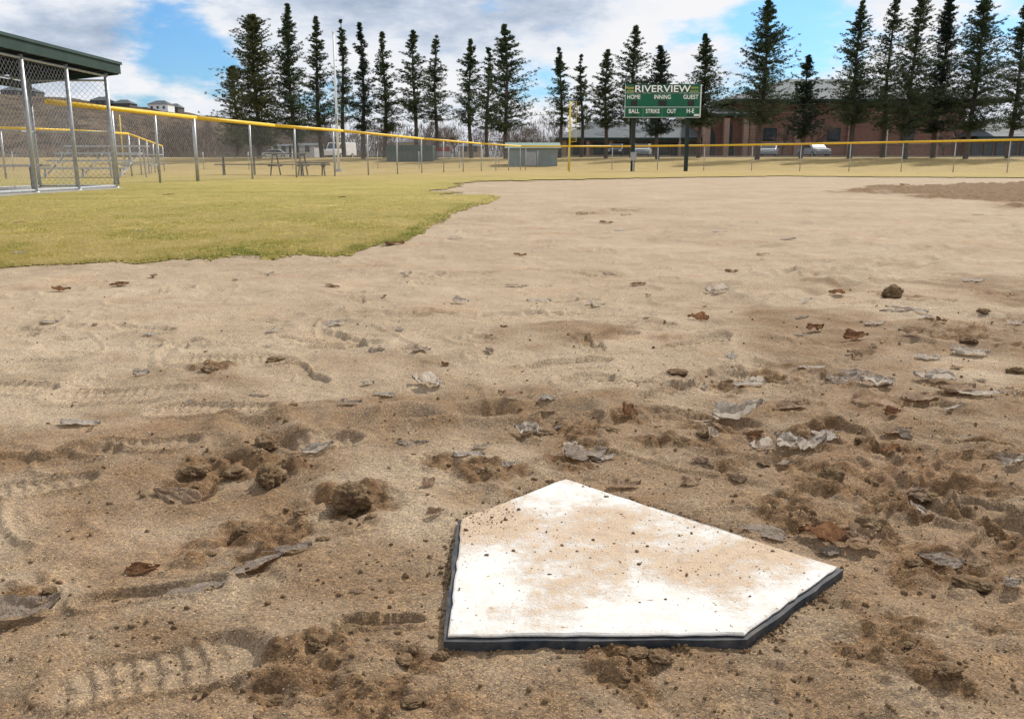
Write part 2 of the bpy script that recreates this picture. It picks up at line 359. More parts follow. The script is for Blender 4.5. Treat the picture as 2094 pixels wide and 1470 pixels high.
def subpoly(poly,k,r):    # subdivide and jitter
    out=[]
    for i in range(len(poly)):
        a=Vector(poly[i]); b=Vector(poly[(i+1)%len(poly)])
        for j in range(k):
            p=a.lerp(b,j/k); out.append((p.x+random.uniform(-r,r),p.y+random.uniform(-r,r)))
    return out
hp=empty('home_plate',(0,0,0),'scuffed white five-sided home plate with black rubber edge set in the brown dirt','home plate')
o1=subpoly(PL,18,.0011)
mb=MB(); n_=len(o1); o2=[]
cxy=Vector((sum(p[0] for p in PL)/5,sum(p[1] for p in PL)/5))
for p in o1:
    v_=Vector(p)-cxy; o2.append(tuple(cxy+v_*(1-.0022/v_.length)))
vs=[(x,y,-.003) for x,y in o1]+[(x,y,-.0014) for x,y in o1]+[(x,y,0.0004*math.sin(x*30)) for x,y in o2]
fs=[tuple(range(n_-1,-1,-1))]+[(i,(i+1)%n_,n_+(i+1)%n_,n_+i) for i in range(n_)]+[(n_+i,n_+(i+1)%n_,2*n_+(i+1)%n_,2*n_+i) for i in range(n_)]+[tuple(range(2*n_,3*n_))]
mb.add(vs,fs); mb.build('plate_top',M['plate'],hp)
ob=inset(PL,-.006)
mb=MB(); mb.extr(subpoly(ob,12,.0013),lambda p,k:(p[0],p[1],-.05 if k==0 else -.0045)); mb.build('rubber_edge',M['rubber'],hp)
# ------------------------------------------------------------ crumbs (stuff)
def ico(sub=1):
    import bmesh
    bm=bmesh.new(); bmesh.ops.create_icosphere(bm,subdivisions=sub,radius=1.); v=np.array([x.co[:] for x in bm.verts]); f=np.array([[q.index for q in x.verts] for x in bm.faces]); bm.free(); return v,f
iv,jf=ico(1)
def crumbs(name,xs,ys,rs,mat,label,zoff=None,flat=1.):
    n=len(xs); sc=rng.uniform(.55,1.4,(n,1,3)); jit=rng.uniform(.6,1.3,(n,len(iv),1))
    v=iv[None]*sc*jit*rs[:,None,None]; z=height(xs,ys) if zoff is None else zoff
    v[:,:,2]*=flat
    v[:,:,0]+=xs[:,None]; v[:,:,1]+=ys[:,None]; v[:,:,2]+=(z+rs*.2)[:,None]
    f=jf[None]+(np.arange(n)*len(iv))[:,None,None]
    return tag(link(name,npmesh(name,v.reshape(-1,3),f.reshape(-1,3),mat,False)),label,name.replace('_',' '),kind='stuff')
n=60000; px=rng.uniform(-500,2600,n); py=rng.uniform(560,1600,n)
d0=(px-1047)/F; v=(py-735)/F; tt=-CH/(-SP-v*CP); gx=d0*tt; gy=(CP-v*SP)*tt
_,wt=height(gx,gy,True); keep=(rng.random(n)<.07+.7*np.clip(wt-.5,0,1))&(poly_sd(gx,gy,PL)>.004); gx,gy,wt=gx[keep],gy[keep],wt[keep]; n=len(gx)
rs=np.minimum(.0006*np.exp(rng.exponential(.55,n)),.0022+.0024*wt)*np.clip(gy,.7,1.8)**.5
g2=rng.random(4200); k5=rng.integers(0,5,4200); pa_=np.array(PL); ex=pa_[k5]*(1-g2[:,None])+pa_[(k5+1)%5]*g2[:,None]; cen=pa_.mean(0); dirn=(ex-cen); dirn/=np.linalg.norm(dirn,axis=1,keepdims=True)
ex=ex+dirn*np.abs(rng.normal(.006,.01,(4200,1))); ex=ex[(pn(ex[:,0]/.05,ex[:,1]/.05,48)>.12)|(rng.random(4200)<.1)]
gx=np.concatenate([gx,ex[:,0]]); gy=np.concatenate([gy,ex[:,1]]); rs=np.concatenate([rs,.0006*np.exp(rng.exponential(.5,len(ex))).clip(1,5)])
crumbs('dirt_crumbs',gx,gy,rs,M['clod'],'fine loose dirt crumbs and grit strewn over the infield around home plate')
n=12000; px=rng.uniform(-500,2600,n); py=rng.uniform(620,1600,n); d0=(px-1047)/F; v=(py-735)/F; tt=-CH/(-SP-v*CP); gx=d0*tt; gy=(CP-v*SP)*tt
k=poly_sd(gx,gy,PL)>.004; gx,gy=gx[k],gy[k]; n=len(gx)
M['grit']=pm('pale_grit',(.34,.28,.205),(.52,.45,.36),300,.8)
crumbs('pale_grit',gx,gy,rng.uniform(.0005,.0012,n)*np.clip(gy,.7,2),M['grit'],'tiny pale sand grains sprinkled across the dirt')
n=7000; u=rng.random(n)*.46; w_=rng.random(n)*.46; pxy=np.array([plate(a,b) for a,b in zip(u,w_)]); sd=poly_sd(pxy[:,0],pxy[:,1],PL)
pr=np.exp(-((u-.02)**2+(w_-.31)**2)/.003)*1.5+.2*np.exp(-((u-.25)**2+(w_-.2)**2)/.02)+.25*np.exp(-((sd+.006)/.008)**2)*(pn(u/.06,w_/.06,49)>0)+.02
k=(sd<-.003)&(rng.random(n)<pr); q=pxy[k]
crumbs('plate_grit',q[:,0],q[:,1],np.minimum(.00045*np.exp(rng.exponential(.45,len(q))),.003),M['clod'],'brown dirt specks lying on top of the white home plate',zoff=np.zeros(len(q)),flat=.6)
# ------------------------------------------------------------ clods
CL=[(555,965,74,'large rounded pale clod standing in the disturbed soil left of home plate'),(720,1012,82,'biggest crumbly dark clod, left of home plate'),(430,755,42,None),(565,725,36,None),(545,915,52,'flat brown clod just behind the large rounded pale clod'),(480,955,50,None),(400,950,60,None),(1700,968,62,'rounded clod right of home plate beyond its far corner'),(1120,880,50,None),(1240,872,50,None),(1825,602,44,'dark clod farthest out on the right side of the dirt'),(2010,634,30,None),(600,835,24,None),(1005,960,40,None),(1780,1048,70,'dark brown clod behind the folded brown leaf'),(1985,1163,62,None),(2020,1172,50,None),(1872,1130,36,None),(900,1328,34,'small clod in front of the near left corner of home plate'),(650,1300,60,None),(705,1285,50,None),(1935,1370,60,None),(1752,1335,32,None),(1735,1440,55,None),(1250,1303,40,None),(1300,1316,56,None),(1350,1326,50,None),(505,1060,50,None),(620,1035,40,None),(765,1385,50,None),(825,1330,45,None),(560,1395,60,None),(1385,750,40,None),(1905,985,40,None),(840,1405,50,None),(1440,885,34,None),(1980,690,40,None),(2080,750,40,None),(1760,890,30,None),(1560,935,30,None),(1020,1455,30,None),(100,1190,34,None),(240,1195,24,None),(1860,1300,26,None),(760,1050,30,None),(660,1090,30,None),(425,1110,30,None)]
ivb,ifb=ico(5)
def clodmesh(seed):
    off=Vector((seed*7.3,seed*2.1,seed*5.5)); v=[]
    for p in ivb:
        q=Vector(p)
        r=1+.36*mnoise.noise(q*1.3+off)+.30*mnoise.noise(q*2.8+off)+.18*abs(mnoise.noise(q*6+off))+.12*mnoise.noise(q*12+off)+.08*mnoise.noise(q*26+off)
        w=q*r; v.append((w.x,w.y,w.z*.8))
    return npmesh('dirt_clod',np.array(v),ifb,M['clod'],True)
cms=[clodmesh(i+1) for i in range(9)]
for i,(a,b,sz,lb) in enumerate(CL):
    x,y_=G(a,b+sz*.3,-.01); r=sz*.5*mpp(a,b)*random.uniform(.75,.88)
    zz=H1(x,y_)
    o=bpy.data.objects.new('dirt_clod',cms[i%9]); COL.objects.link(o); o.location=(x,y_,zz+r*(.4 if lb else .08)); o.scale=(r*random.uniform(.95,1.25),r*random.uniform(.8,1.),r*(random.uniform(.8,1.0) if lb else random.uniform(.45,.65))); o.rotation_euler=(0,0,random.random()*6.3)
    tag(o,lb or 'small crumbly brown dirt clod lying loose on the disturbed infield soil','dirt clod','dirt clods around home plate')
# ------------------------------------------------------------ leaves
def leaf_mat(name,c1,c2,c3):
    m,nt,b=newmat(name); tc=N(nt,'ShaderNodeTexCoord').outputs['Object']; sx=N(nt,'ShaderNodeSeparateXYZ'); L(nt,tc,sx.inputs[0])
    n1=noise_node(nt,tc,3,6,.7); n2=noise_node(nt,tc,14,5,.7)
    c=ramp(nt,n1,[(.3,c1),(.5,c2),(.72,c3)])
    ay=math_(nt,'ABSOLUTE',sx.outputs[1]); 
    sv=math_(nt,'SINE',math_(nt,'MULTIPLY',math_(nt,'SUBTRACT',sx.outputs[0],math_(nt,'MULTIPLY',ay,.8)),46.)); sv=maprange(nt,sv,.86,1.)
    mv=maprange(nt,ay,.022,.006); vn=math_(nt,'MAXIMUM',sv,mv)
    c=mix(nt,math_(nt,'MULTIPLY',vn,.35),c,(c3[0]*1.2,c3[1]*1.15,c3[2]*1.1))
    c=mix(nt,.75,c,ramp(nt,n2,[(.3,(.55,.5,.46)),(.65,(1.15,1.15,1.15))]),'MULTIPLY')
    L(nt,c,b.inputs['Base Color']); b.inputs['Roughness'].default_value=.9; b.inputs['Specular IOR Level'].default_value=.1
    bump(nt,b,math_(nt,'ADD',vn,n2),.8,.02); translucent(nt,b,c,.35); return m
LM={'w':leaf_mat('leaf_pale',(.56,.47,.38),(.74,.66,.56),(.86,.80,.71)),'t':leaf_mat('leaf_tan',(.38,.25,.16),(.53,.38,.26),(.65,.50,.37)),
    'b':leaf_mat('leaf_brown',(.17,.08,.04),(.30,.16,.085),(.44,.27,.16)),'g':leaf_mat('leaf_grey',(.37,.295,.225),(.52,.43,.345),(.64,.55,.46))}
def leafmesh(kind,seed,mat):
    r=np.random.default_rng(seed); nu,nv=26,17; U,Vv=np.meshgrid(np.linspace(0,1,nu),np.linspace(-1,1,nv),indexing='ij')
    wdt=.34*np.sin(np.pi*U**.62)**.8*(1-.2*U)
    ed=1+.03*np.sin(U*60+seed)*np.abs(Vv)**3+.25*pn(U*3.5,np.sign(Vv)*3+seed,seed)*np.abs(Vv)
    y=wdt*Vv*ed; x=U-.5+.03*pn(U*3,Vv*2,seed)
    cr=.09*pn(U*2.5+seed,Vv*1.8,seed)+.06*pn(U*6,Vv*5,seed+1)+.02*pn(U*14,Vv*10,seed+2)
    if kind=='flat': z=.09*np.abs(y)+cr*.8+.06*(U-.5)**2
    elif kind=='curl':
        z=.9*y*y*1.5+cr*1.5+.45*(U-.5)**2*(1 if seed%2 else .4)+.08*np.abs(y)
        y=y*.92
    elif kind=='roll':
        th=y*5.2; y=np.sin(th)*.17; z=.17*(1-np.cos(th))+cr*.5
    else: # fold
        z=np.where(y>0,np.abs(y)*1.2,np.abs(y)*.25)+cr*1.4+.3*(U-.5)**2; y=np.where(y>0,y*.55,y)
    V=np.stack([x,y,z],-1).reshape(-1,3); i=np.arange(nu-1)[:,None]*nv+np.arange(nv-1)[None]; Fq=np.stack([i,i+1,i+nv+1,i+nv],-1).reshape(-1,4)
    if kind!='roll':
        kill=(pn(U*3.2,Vv*1.7,seed+9).ravel()[Fq[:,0]]>.42)&(np.abs(Vv).ravel()[Fq[:,0]]>.3); Fq=Fq[~kill]
    n0=len(V); st=[]; fs=[]
    for k in range(6):
        tt=k/5; st+=[(-.5-.33*tt,.012+.06*tt*tt,.01+.05*tt),(-.5-.33*tt,-.012+.06*tt*tt,.01+.05*tt)]
    for k in range(5): fs.append([n0+2*k,n0+2*k+1,n0+2*k+3,n0+2*k+2])
    V=np.vstack([V,np.array(st)]); V[:,2]-=V[:,2].min(); Fq=np.vstack([Fq,np.array(fs)])
    return npmesh('dry_leaf',V,Fq,mat,True)
LC={}
def lmesh(k,s,c):
    if (k,s,c) not in LC: LC[(k,s,c)]=leafmesh(k,s,LM[c])
    return LC[(k,s,c)]
LV=[(360,1000,95,'flat','t',2.9,'broad tan dry leaf lying flat against the disturbed soil left of home plate'),
(872,783,66,'fold','w',2.6,'bright white folded dry leaf alone on the dirt, well left of the scoreboard line'),
(715,831,46,'curl','g',.3,'grey dry leaf just left of and below the bright white folded leaf'),
(165,861,72,'flat','w',.1,'flat pale leaf beside the tread prints on the far left'),
(655,925,60,'curl','w',.2,'white curled leaf by a tread print left of the plate'),
(50,1243,125,'curl','g',.7,'large torn grey leaf with long stem at the left frame edge'),
(400,1175,110,'flat','g',.6,'long pale leaf half buried in the dirt, lower left'),
(520,1130,110,'flat','g',.35,'narrow grey leaf pressed into the dirt left of home plate'),
(600,1108,70,'flat','g',.3,None),
(1685,1083,95,'fold','b',2.5,'folded brown leaf standing up right of home plate'),
(1765,1090,85,'curl','t',.2,'beige leaf touching the folded brown leaf'),
(1560,1072,90,'flat','g',3.0,'grey half-buried leaf against the far right edge of home plate'),
(1925,1122,80,'flat','g',2.7,'grey flat leaf right of the beige leaf'),
(2068,1185,45,'curl','w',.3,'white leaf scrap at the right frame edge'),
(1510,842,105,'curl','w',.3,'pale crumpled leaf, largest beyond the plate between the clods'),
(1622,835,62,'flat','t',0,None),(1795,822,95,'roll','t',.05,'rolled-up pinkish brown leaf like a small tube'),
(1283,848,62,'fold','b',1.2,'dark brown leaf sticking up from the churned soil beyond home plate'),
(1960,790,90,'flat','t',.4,'tan curled leaf in the pile of leaves on the far right'),(2005,803,80,'flat','w',-.3,None),(1890,806,90,'flat','t',.5,None),(1910,765,70,'curl','w',2.8,None),
(1640,905,100,'curl','w',.2,'white crumpled leaf in the middle of the right-hand dirt'),(1690,890,70,'flat','w',.6,None),(1605,895,60,'curl','g',2.,None),
(1835,890,60,'flat','t',.2,None),(1200,930,95,'flat','g',.5,'grey tattered leaf just beyond the far tip of home plate'),(1235,938,50,'flat','w',.2,None),(1165,915,45,'curl','w',1.8,None),
(1115,850,52,'flat','t',.3,None),(1042,817,50,'curl','t',2.7,None),(1122,820,32,'flat','w',0,None),(877,987,42,'fold','t',1.1,None),(960,925,60,'flat','w',.1,None),(985,912,40,'flat','g',.7,None),(845,905,60,'flat','g',.1,None),(785,805,42,'flat','w',2.9,None),
(1277,991,62,'curl','t',.1,'tan leaf touching the far edge of home plate near its tip'),(1075,880,60,'curl','w',2.4,None),(1452,886,45,'fold','w',1.3,None),(1532,786,62,'flat','w',.1,None),(1740,757,92,'flat','g',.5,None),(1662,747,55,'flat','w',.1,None),(1790,778,60,'curl','w',2.9,None),
(1892,985,62,'flat','t',.3,None),(2062,945,52,'curl','g',.4,None),(2076,962,42,'curl','w',.1,None),(1940,836,50,'flat','w',0,None),(1985,715,72,'flat','w',.1,None),(1750,693,52,'fold','b',.2,None),(1667,675,36,'curl','b',.2,None),
(1828,640,52,'flat','g',2.9,None),(1790,661,40,'flat','w',.1,None),(1876,640,42,'flat','w',.1,None),(1860,688,42,'curl','t',2.8,None),(1965,708,40,'flat','w',.1,None),
(1466,595,42,'curl','w',2.8,None),(1217,621,35,'curl','w',.1,None),(1102,607,46,'flat','w',.1,None),(942,616,32,'fold','w',.3,None),(686,664,46,'flat','w',.3,None),(562,676,30,'flat','w',.1,None),(310,685,30,'flat','w',.2,None),(102,655,32,'flat','w',0,None),
(126,596,34,'curl','b',.1,'dark curled leaf on the pale dirt at the far left, just off the grass'),(245,584,36,'flat','b',.1,'reddish brown leaf on the pale dirt near the grass edge'),(1056,583,40,'flat','g',.2,None),(680,588,26,'flat','b',.1,None),(290,768,30,'fold','w',.2,None),(530,808,36,'flat','g',.1,None),(862,718,36,'flat','g',0,None),(770,712,30,'flat','g',.2,None),
(1992,569,42,'flat','w',.1,None),(1612,488,30,'flat','g',.2,None),(1472,476,26,'flat','w',.1,None),(1305,583,30,'flat','b',.2,None),(1496,554,26,'flat','b',.1,None),(1640,650,26,'flat','g',.1,None),(808,500,36,'flat','b',.3,'brown leaf caught on the grass edge at its corner'),
(890,1045,38,'fold','t',.5,'small tan leaf near the left corner of home plate'),(290,1142,62,'fold','b',.5,'reddish brown leaf half buried in the lower left dirt'),(1415,986,40,'curl','t',.4,None),(1040,962,30,'fold','w',.6,None),(1700,1110,50,'flat','g',.4,None),
(1270,470,26,'flat','w',.1,None),(930,488,26,'flat','w',.2,None),(1240,455,26,'flat','b',.2,None),(1190,440,22,'flat','b',.1,None),(1280,440,20,'flat','g',.2,None),(345,399,20,'flat','b',.2,None),(700,405,14,'flat','b',.2,None),(520,396,14,'flat','b',.2,None),(2000,440,22,'flat','g',.1,None),(1850,380,18,'flat','b',.1,None),(1560,520,26,'flat','t',.1,None),(1130,1000,28,'flat','g',.3,None),(1810,775,40,'curl','b',.3,None),(730,1190,30,'flat','t',0.1,None),(540,1480,40,'flat','g',.3,None),(1975,900,40,'flat','g',.3,None),(1330,655,24,'flat','w',.2,None),(1900,725,50,'flat','w',.2,None),(2075,660,36,'curl','w',.1,None)]
for i in range(38): LV.append((random.uniform(1400,2094),random.uniform(600,1010),random.uniform(20,44),random.choice(['flat','flat','flat','curl','fold']),random.choice('wwgttb'),random.random()*3,None))
for i in range(34): LV.append((random.uniform(20,1450),random.uniform(450,900),random.uniform(12,26),random.choice(['flat','flat','flat','curl']),random.choice('wwgtb'),random.random()*3,None))
for i,(a,b,sz,kd,c,rz,lb) in enumerate(LV):
    x,y_=G(a,b+sz*.08,-.005); r=sz*mpp(a,b)*1.1
    if lb is None and float(poly_sd(np.array([x]),np.array([y_]),PL)[0])<.02: continue
    o=bpy.data.objects.new('dry_leaf',lmesh(kd,1+i%5,c)); COL.objects.link(o)
    buried=('buried' in (lb or '')) or 'pressed' in (lb or '')
    zs=[H1(x+dx_*r*.4,y_+dy_*r*.3) for dx_,dy_ in ((0,0),(1,0),(-1,0),(0,1),(0,-1))]
    o.location=(x,y_,(np.mean(zs)*.7+max(zs)*.3)+(.001 if buried else .0015)); o.scale=(r,r,r*(.4 if buried else random.uniform(.75,1.1)))
    fl=random.random()<.2 and kd=='flat'
    tx=(zs[3]-zs[4])/(.6*r); ty=(zs[2]-zs[1])/(.8*r)
    tx=max(-.35,min(.35,tx)); ty=max(-.4,min(.4,ty))
    R_=Matrix.Rotation(tx+(0 if buried else .04),3,'X')@Matrix.Rotation(ty,3,'Y')@Matrix.Rotation(rz,3,'Z')@Matrix.Rotation(math.pi if fl else 0,3,'X'); o.rotation_euler=R_.to_euler()
    if fl: o.location.z+=.08*r
    far=b<520; right=a>1400
    if lb is None:
        lb=('tiny dry leaf fleck far out on the pale infield dirt' if far else ('small dry leaf among the scattered leaves right of home plate' if right else 'small dry leaf scrap scattered on the dirt left of and beyond home plate'))
        gp='far leaf flecks' if far else ('scattered leaves on the right' if right else 'scattered leaves on the left')
    else: gp='dry leaves on the infield'
    tag(o,lb,'leaf',gp)
# ------------------------------------------------------------ common materials
M['galv']=pm('galvanised_steel',(.34,.35,.36),(.52,.53,.54),14,.45,0,.4)
M['wire']=pm('fence_wire',(.22,.23,.24),(.34,.35,.36),9,.5,0,.3)
M['yellow']=pm('yellow_rail',(.70,.42,.015),(.82,.53,.035),6,.5)
M['pole_yellow']=pm('yellow_pole_paint',(.72,.52,.03),(.82,.62,.05),6,.5)
M['green_trim']=pm('dark_green_trim',(.012,.035,.028),(.022,.05,.04),4,.5)
M['green_edge']=pm('green_drip_edge',(.025,.05,.045),(.04,.075,.065),4,.5)
M['green_roof']=pm('pale_green_roof',(.16,.24,.2),(.21,.3,.25),3,.6)
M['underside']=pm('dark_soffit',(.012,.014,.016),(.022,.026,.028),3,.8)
M['brick']=pm('red_brick',(.20,.105,.08),(.275,.155,.118),2.5,.85)
M['brick2']=pm('tan_brick',(.31,.20,.15),(.38,.26,.2),3,.85)
M['roof']=pm('grey_roof',(.06,.073,.08),(.10,.113,.12),2,.8)
M['glass']=pm('dark_glass',(.02,.028,.035),(.05,.065,.08),1.2,.3,0,0,.4)
M['white']=pm('white_paint',(.66,.67,.68),(.78,.78,.78),3,.5)
M['offw']=pm('weathered_white_siding',(.3,.31,.33),(.4,.4,.41),3,.7)
M['black']=pm('black_plastic',(.012,.012,.013),(.03,.03,.03),3,.5)
M['grey']=pm('grey_paint',(.3,.31,.32),(.38,.39,.4),3,.6)
M['asph']=pm('asphalt',(.045,.045,.048),(.075,.075,.078),.7,.9)
M['stone']=pm('pale_concrete',(.30,.28,.25),(.42,.4,.36),2,.9)
M['wood']=pm('weathered_planks',(.13,.12,.11),(.24,.22,.2),8,.8)
M['bluesh']=pm('blue_grey_siding',(.17,.21,.215),(.23,.27,.275),2,.7)
M['tanw']=pm('tan_siding',(.22,.18,.14),(.3,.25,.2),2,.7)
M['house_dark']=pm('brown_siding',(.07,.06,.055),(.11,.095,.085),.5,.8)
M['bark']=pm('pine_bark',(.05,.04,.033),(.11,.088,.072),3,.9)
M['twig']=pm('bare_twigs',(.10,.075,.062),(.18,.135,.115),.6,.9)
# ------------------------------------------------------------ fences
def chain(mb,a,b,z0a,z0b,h,pitch=.075,w=.0022):
    a=Vector((a[0],a[1],0)); b=Vector((b[0],b[1],0)); Ld=(b-a).length; d=(b-a)/Ld
    def P(s,z):
        q=a+d*s; zb=z0a+(z0b-z0a)*s/Ld; return (q.x,q.y,zb+z)
    k=-h
    while k<Ld:
        for sg in (1,-1):
            s0,s1=(k,k+h) if sg==1 else (k+h,k); z0,z1=0.,h
            lo,hi=0,Ld
            if s0<lo: z0+= (lo-s0)*(z1-z0)/(s1-s0); s0=lo
            if s0>hi: z0+= (hi-s0)*(z1-z0)/(s1-s0); s0=hi
            if s1<lo: z1+= (lo-s1)*(z1-z0)/(s1-s0) if s1!=s0 else 0; s1=lo
            if s1>hi: z1+= (hi-s1)*(z1-z0)/(s1-s0) if s1!=s0 else 0; s1=hi
            if abs(s1-s0)<1e-3: continue
            mb.add([P(s0-w,z0),P(s0+w,z0),P(s1+w,z1),P(s1-w,z1)],[(0,1,2,3)])
        k+=pitch
def fence(pts,Hh,name,label,cat,postsat,pr=.03,rail=True,pitch=.09,w=.0028,group=None,cap=.05):
    p0=pts[0]; root=empty(name,(p0[0],p0[1],float(tz(0,p0[1]))),label,cat,group)
    zb=[float(tz(0,p[1])) for p in pts]
    mb=MB()
    for i in range(len(pts)-1): chain(mb,pts[i],pts[i+1],zb[i]+.04,zb[i+1]+.04,Hh-.06,pitch,w)
    mb.build('chain_link',M['wire'],root)
    if rail:
        mb=MB()
        for i in range(len(pts)-1): mb.tube((*pts[i],zb[i]+Hh),(*pts[i+1],zb[i+1]+Hh),cap,cap,10)
        mb.build('top_rail',M['yellow'],root,smooth=True)
    for q in postsat:
        z=float(tz(0,q[1])); rr=pr*(q[2] if len(q)>2 else 1)
        mb=MB(); mb.tube((q[0],q[1],z),(q[0],q[1],z+Hh-.03),rr,rr,8); mb.build('post',M['galv'],root,smooth=True)
    return root
FH=1.65
def ftop(px,py):  # point on fence from rail pixel, known height
    d=ray(px,py); t=(FH-CH)/d[2]; return (d[0]*t,d[1]*t)
LF=[ftop(*p) for p in ((95,208),(400,241),(560,257),(700,268),(865,284),(983,294),(1065,299.5))]
def on_poly(pts,px):
    k=(px-1047)/F
    for i in range(len(pts)-1):
        a,b=pts[i],pts[i+1]
        f=lambda s:( (a[0]+(b[0]-a[0])*s) , (a[1]+(b[1]-a[1])*s))
        def scr(p): 
            zc=p[1]*CP-(FH/2-CH)*SP; return p[0]/zc
        u0,u1=scr(a),scr(b)
        if (u0-k)*(u1-k)<=0:
            lo,hi=0.,1.
            for _ in range(30):
                m_=(lo+hi)/2
                if (scr(f(m_))-k)*(u0-k)>0: lo=m_
                else: hi=m_
            return f(lo)
    return None
ps=[on_poly(LF,x) for x in (150,235,322,513,604,683,752,812,862,907,947,984,1014,1040,1064)]
ps=[p for p in ps if p]+[(*on_poly(LF,400),1.6)]
fence(LF,FH,'chain_link_fence','long chain-link fence with yellow top rail running away from the dugout on the left','fence',ps,w=.0034,pitch=.1)
RF=[LF[-1]]+[ftop(*p) for p in ((1250,300),(1440,298),(1640,295),(1840,291),(2094,286),(2500,277))]
ps=[p for p in [on_poly(RF,x) for x in (1075,1162,1252,1345,1440,1538,1637,1738,1845,1952,2063,2180,2310,2440)] if p]
fence(RF,FH,'chain_link_fence','outfield chain-link fence with yellow top rail stretching across behind the scoreboard posts','fence',ps,cap=.06,w=.0035,pitch=.12)
def fh2(px,py,h=1.5):
    d=ray(px,py); t=(h-CH)/d[2]; return (d[0]*t,d[1]*t)
F2=[fh2(*p) for p in ((-350,252),(0,262),(150,267),(262,274),(332,299))]
ps=[F2[0],F2[1],F2[2],F2[3],F2[4]]+[((F2[0][0]*k+F2[1][0]*(1-k)),(F2[0][1]*k+F2[1][1]*(1-k))) for k in (.33,.66)]+[((F2[3][0]*k+F2[4][0]*(1-k)),(F2[3][1]*k+F2[4][1]*(1-k))) for k in (.2,.4,.6,.8)]
fence(F2,1.5,'chain_link_fence','neighbouring field fence with yellow rail seen through the dugout','fence',ps,cap=.04,w=.002)
F3=[(-26,62),(-13,66),(2,70)]
fence([(-40,60)]+F3,1.3,'chain_link_fence','low plain chain-link fence far beyond the picnic tables','fence',[(-40+i*3.,60+ i*.72) for i in range(15)],rail=False,pr=.025,pitch=.15,w=.004)
def foulpole(px,base,top,Y,label,wing):
    p=at(px,base,Y); z0=float(tz(0,Y)); q=at(px,top,Y); root=empty('foul_pole',(p.x,Y,z0),label,'foul pole','yellow foul poles')
    mb=MB(); mb.tube((p.x,Y,z0),(p.x,Y,q.z),.045,.045,10); mb.build('pole',M['pole_yellow'],root,smooth=True)
    if wing:
        mb=MB(); zt=q.z-.02; zb=at(px,290,Y).z; xw=p.x+.36
        for a,b in (((p.x,zt),(xw,zt)),((xw,zt),(xw,zb)),((p.x,zb),(xw,zb)),((p.x,(zt+zb)/2),(xw,(zt+zb)/2))): mb.tube((a[0],Y,a[1]),(b[0],Y,b[1]),.012,.012,6)
        for k in range(1,5): mb.tube((p.x+.36*k/5,Y,zt),(p.x+.36*k/5,Y,zb),.0025,.0025,4)
        for k in range(1,18): z=zb+(zt-zb)*k/18; mb.tube((p.x,Y,z),(xw,Y,z),.0025,.0025,4)
        mb.build('screen',M['pole_yellow'],root)
foulpole(1164,353,208,51,'tall yellow foul pole with narrow screen left of the green scoreboard',True)
foulpole(250,300,235,72,'yellow foul pole of the neighbouring field seen right of the dugout',False)
# ------------------------------------------------------------ dugout
dg=empty('dugout',(-7.6,15.6,0),'open chain-link dugout with dark green flat roof on steel posts beside the grass','dugout')
FX=-7.55; RXx=-9.0; YA,YB=4.5,17.1
ze=lambda x: 2.15+(x-(FX+.06))*.085     # soffit height, falls to the rear
xa,xb=RXx-.2,FX+.06
mb=MB()
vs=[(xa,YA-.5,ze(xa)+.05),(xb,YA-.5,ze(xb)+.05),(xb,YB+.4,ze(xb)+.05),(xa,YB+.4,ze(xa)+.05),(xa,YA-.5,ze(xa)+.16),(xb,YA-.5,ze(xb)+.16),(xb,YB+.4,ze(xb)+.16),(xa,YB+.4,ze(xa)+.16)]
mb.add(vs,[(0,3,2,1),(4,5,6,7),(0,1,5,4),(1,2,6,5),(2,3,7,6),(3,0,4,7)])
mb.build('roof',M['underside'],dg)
mb=MB(); mb.box(xb+.002,xb+.045,YA-.52,YB+.44,2.135,2.30); mb.build('fascia',M['green_trim'],dg)
mb=MB(); mb.box(xb-.03,xb+.07,YA-.54,YB+.47,2.302,2.35); mb.build('drip_edge',M['green_edge'],dg)
mb=MB(); mb.extr([(xa,ze(xa)-.06),(xb,ze(xb)-.03),(xb,ze(xb)+.165),(xa,ze(xa)+.165)],lambda p,k:(p[0],YB+.402+.04*k,p[1])); mb.build('end_fascia',M['green_trim'],dg)
mb=MB()
for k in range(20):
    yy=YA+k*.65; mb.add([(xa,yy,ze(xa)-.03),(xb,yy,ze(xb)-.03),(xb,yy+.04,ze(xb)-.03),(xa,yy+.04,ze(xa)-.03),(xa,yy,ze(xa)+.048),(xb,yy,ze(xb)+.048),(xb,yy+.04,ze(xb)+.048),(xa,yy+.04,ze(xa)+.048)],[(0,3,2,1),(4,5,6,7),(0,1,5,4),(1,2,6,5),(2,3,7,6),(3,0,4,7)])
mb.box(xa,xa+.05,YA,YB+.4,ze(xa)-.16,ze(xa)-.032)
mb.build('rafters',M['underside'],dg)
for yy in (17.1,15.6,14.2,12.7,11.2,9.6,8,6.4,4.8):
    mb=MB(); mb.tube((FX,yy,0),(FX,yy,2.11),.035,.035,12); mb.tube((FX-.0,yy,.0),(FX,yy,.04),.06,.06,10); mb.build('post',M['galv'],dg,smooth=True)
for yy in (17.1,14.2,11.2,8,4.8):
    mb=MB(); mb.tube((RXx,yy,0),(RXx,yy,2.02),.033,.033,12); mb.build('post',M['galv'],dg,smooth=True)
mb=MB(); 
for z in (.06,2.06): mb.tube((FX,4.8,z),(FX,17.1,z),.02,.02,8)
for z in (.06,1.05,1.98): mb.tube((RXx,4.8,z),(RXx,17.1,z),.018,.018,8); mb.tube((RXx,17.1,z),(FX,17.1,z+.0),.018,.018,8)
mb.build('rail',M['galv'],dg,smooth=True)
mb=MB(); chain(mb,(FX,4.8),(FX,15.6),.05,.05,2.0,.105,.003); mb.build('chain_link',M['wire'],dg)
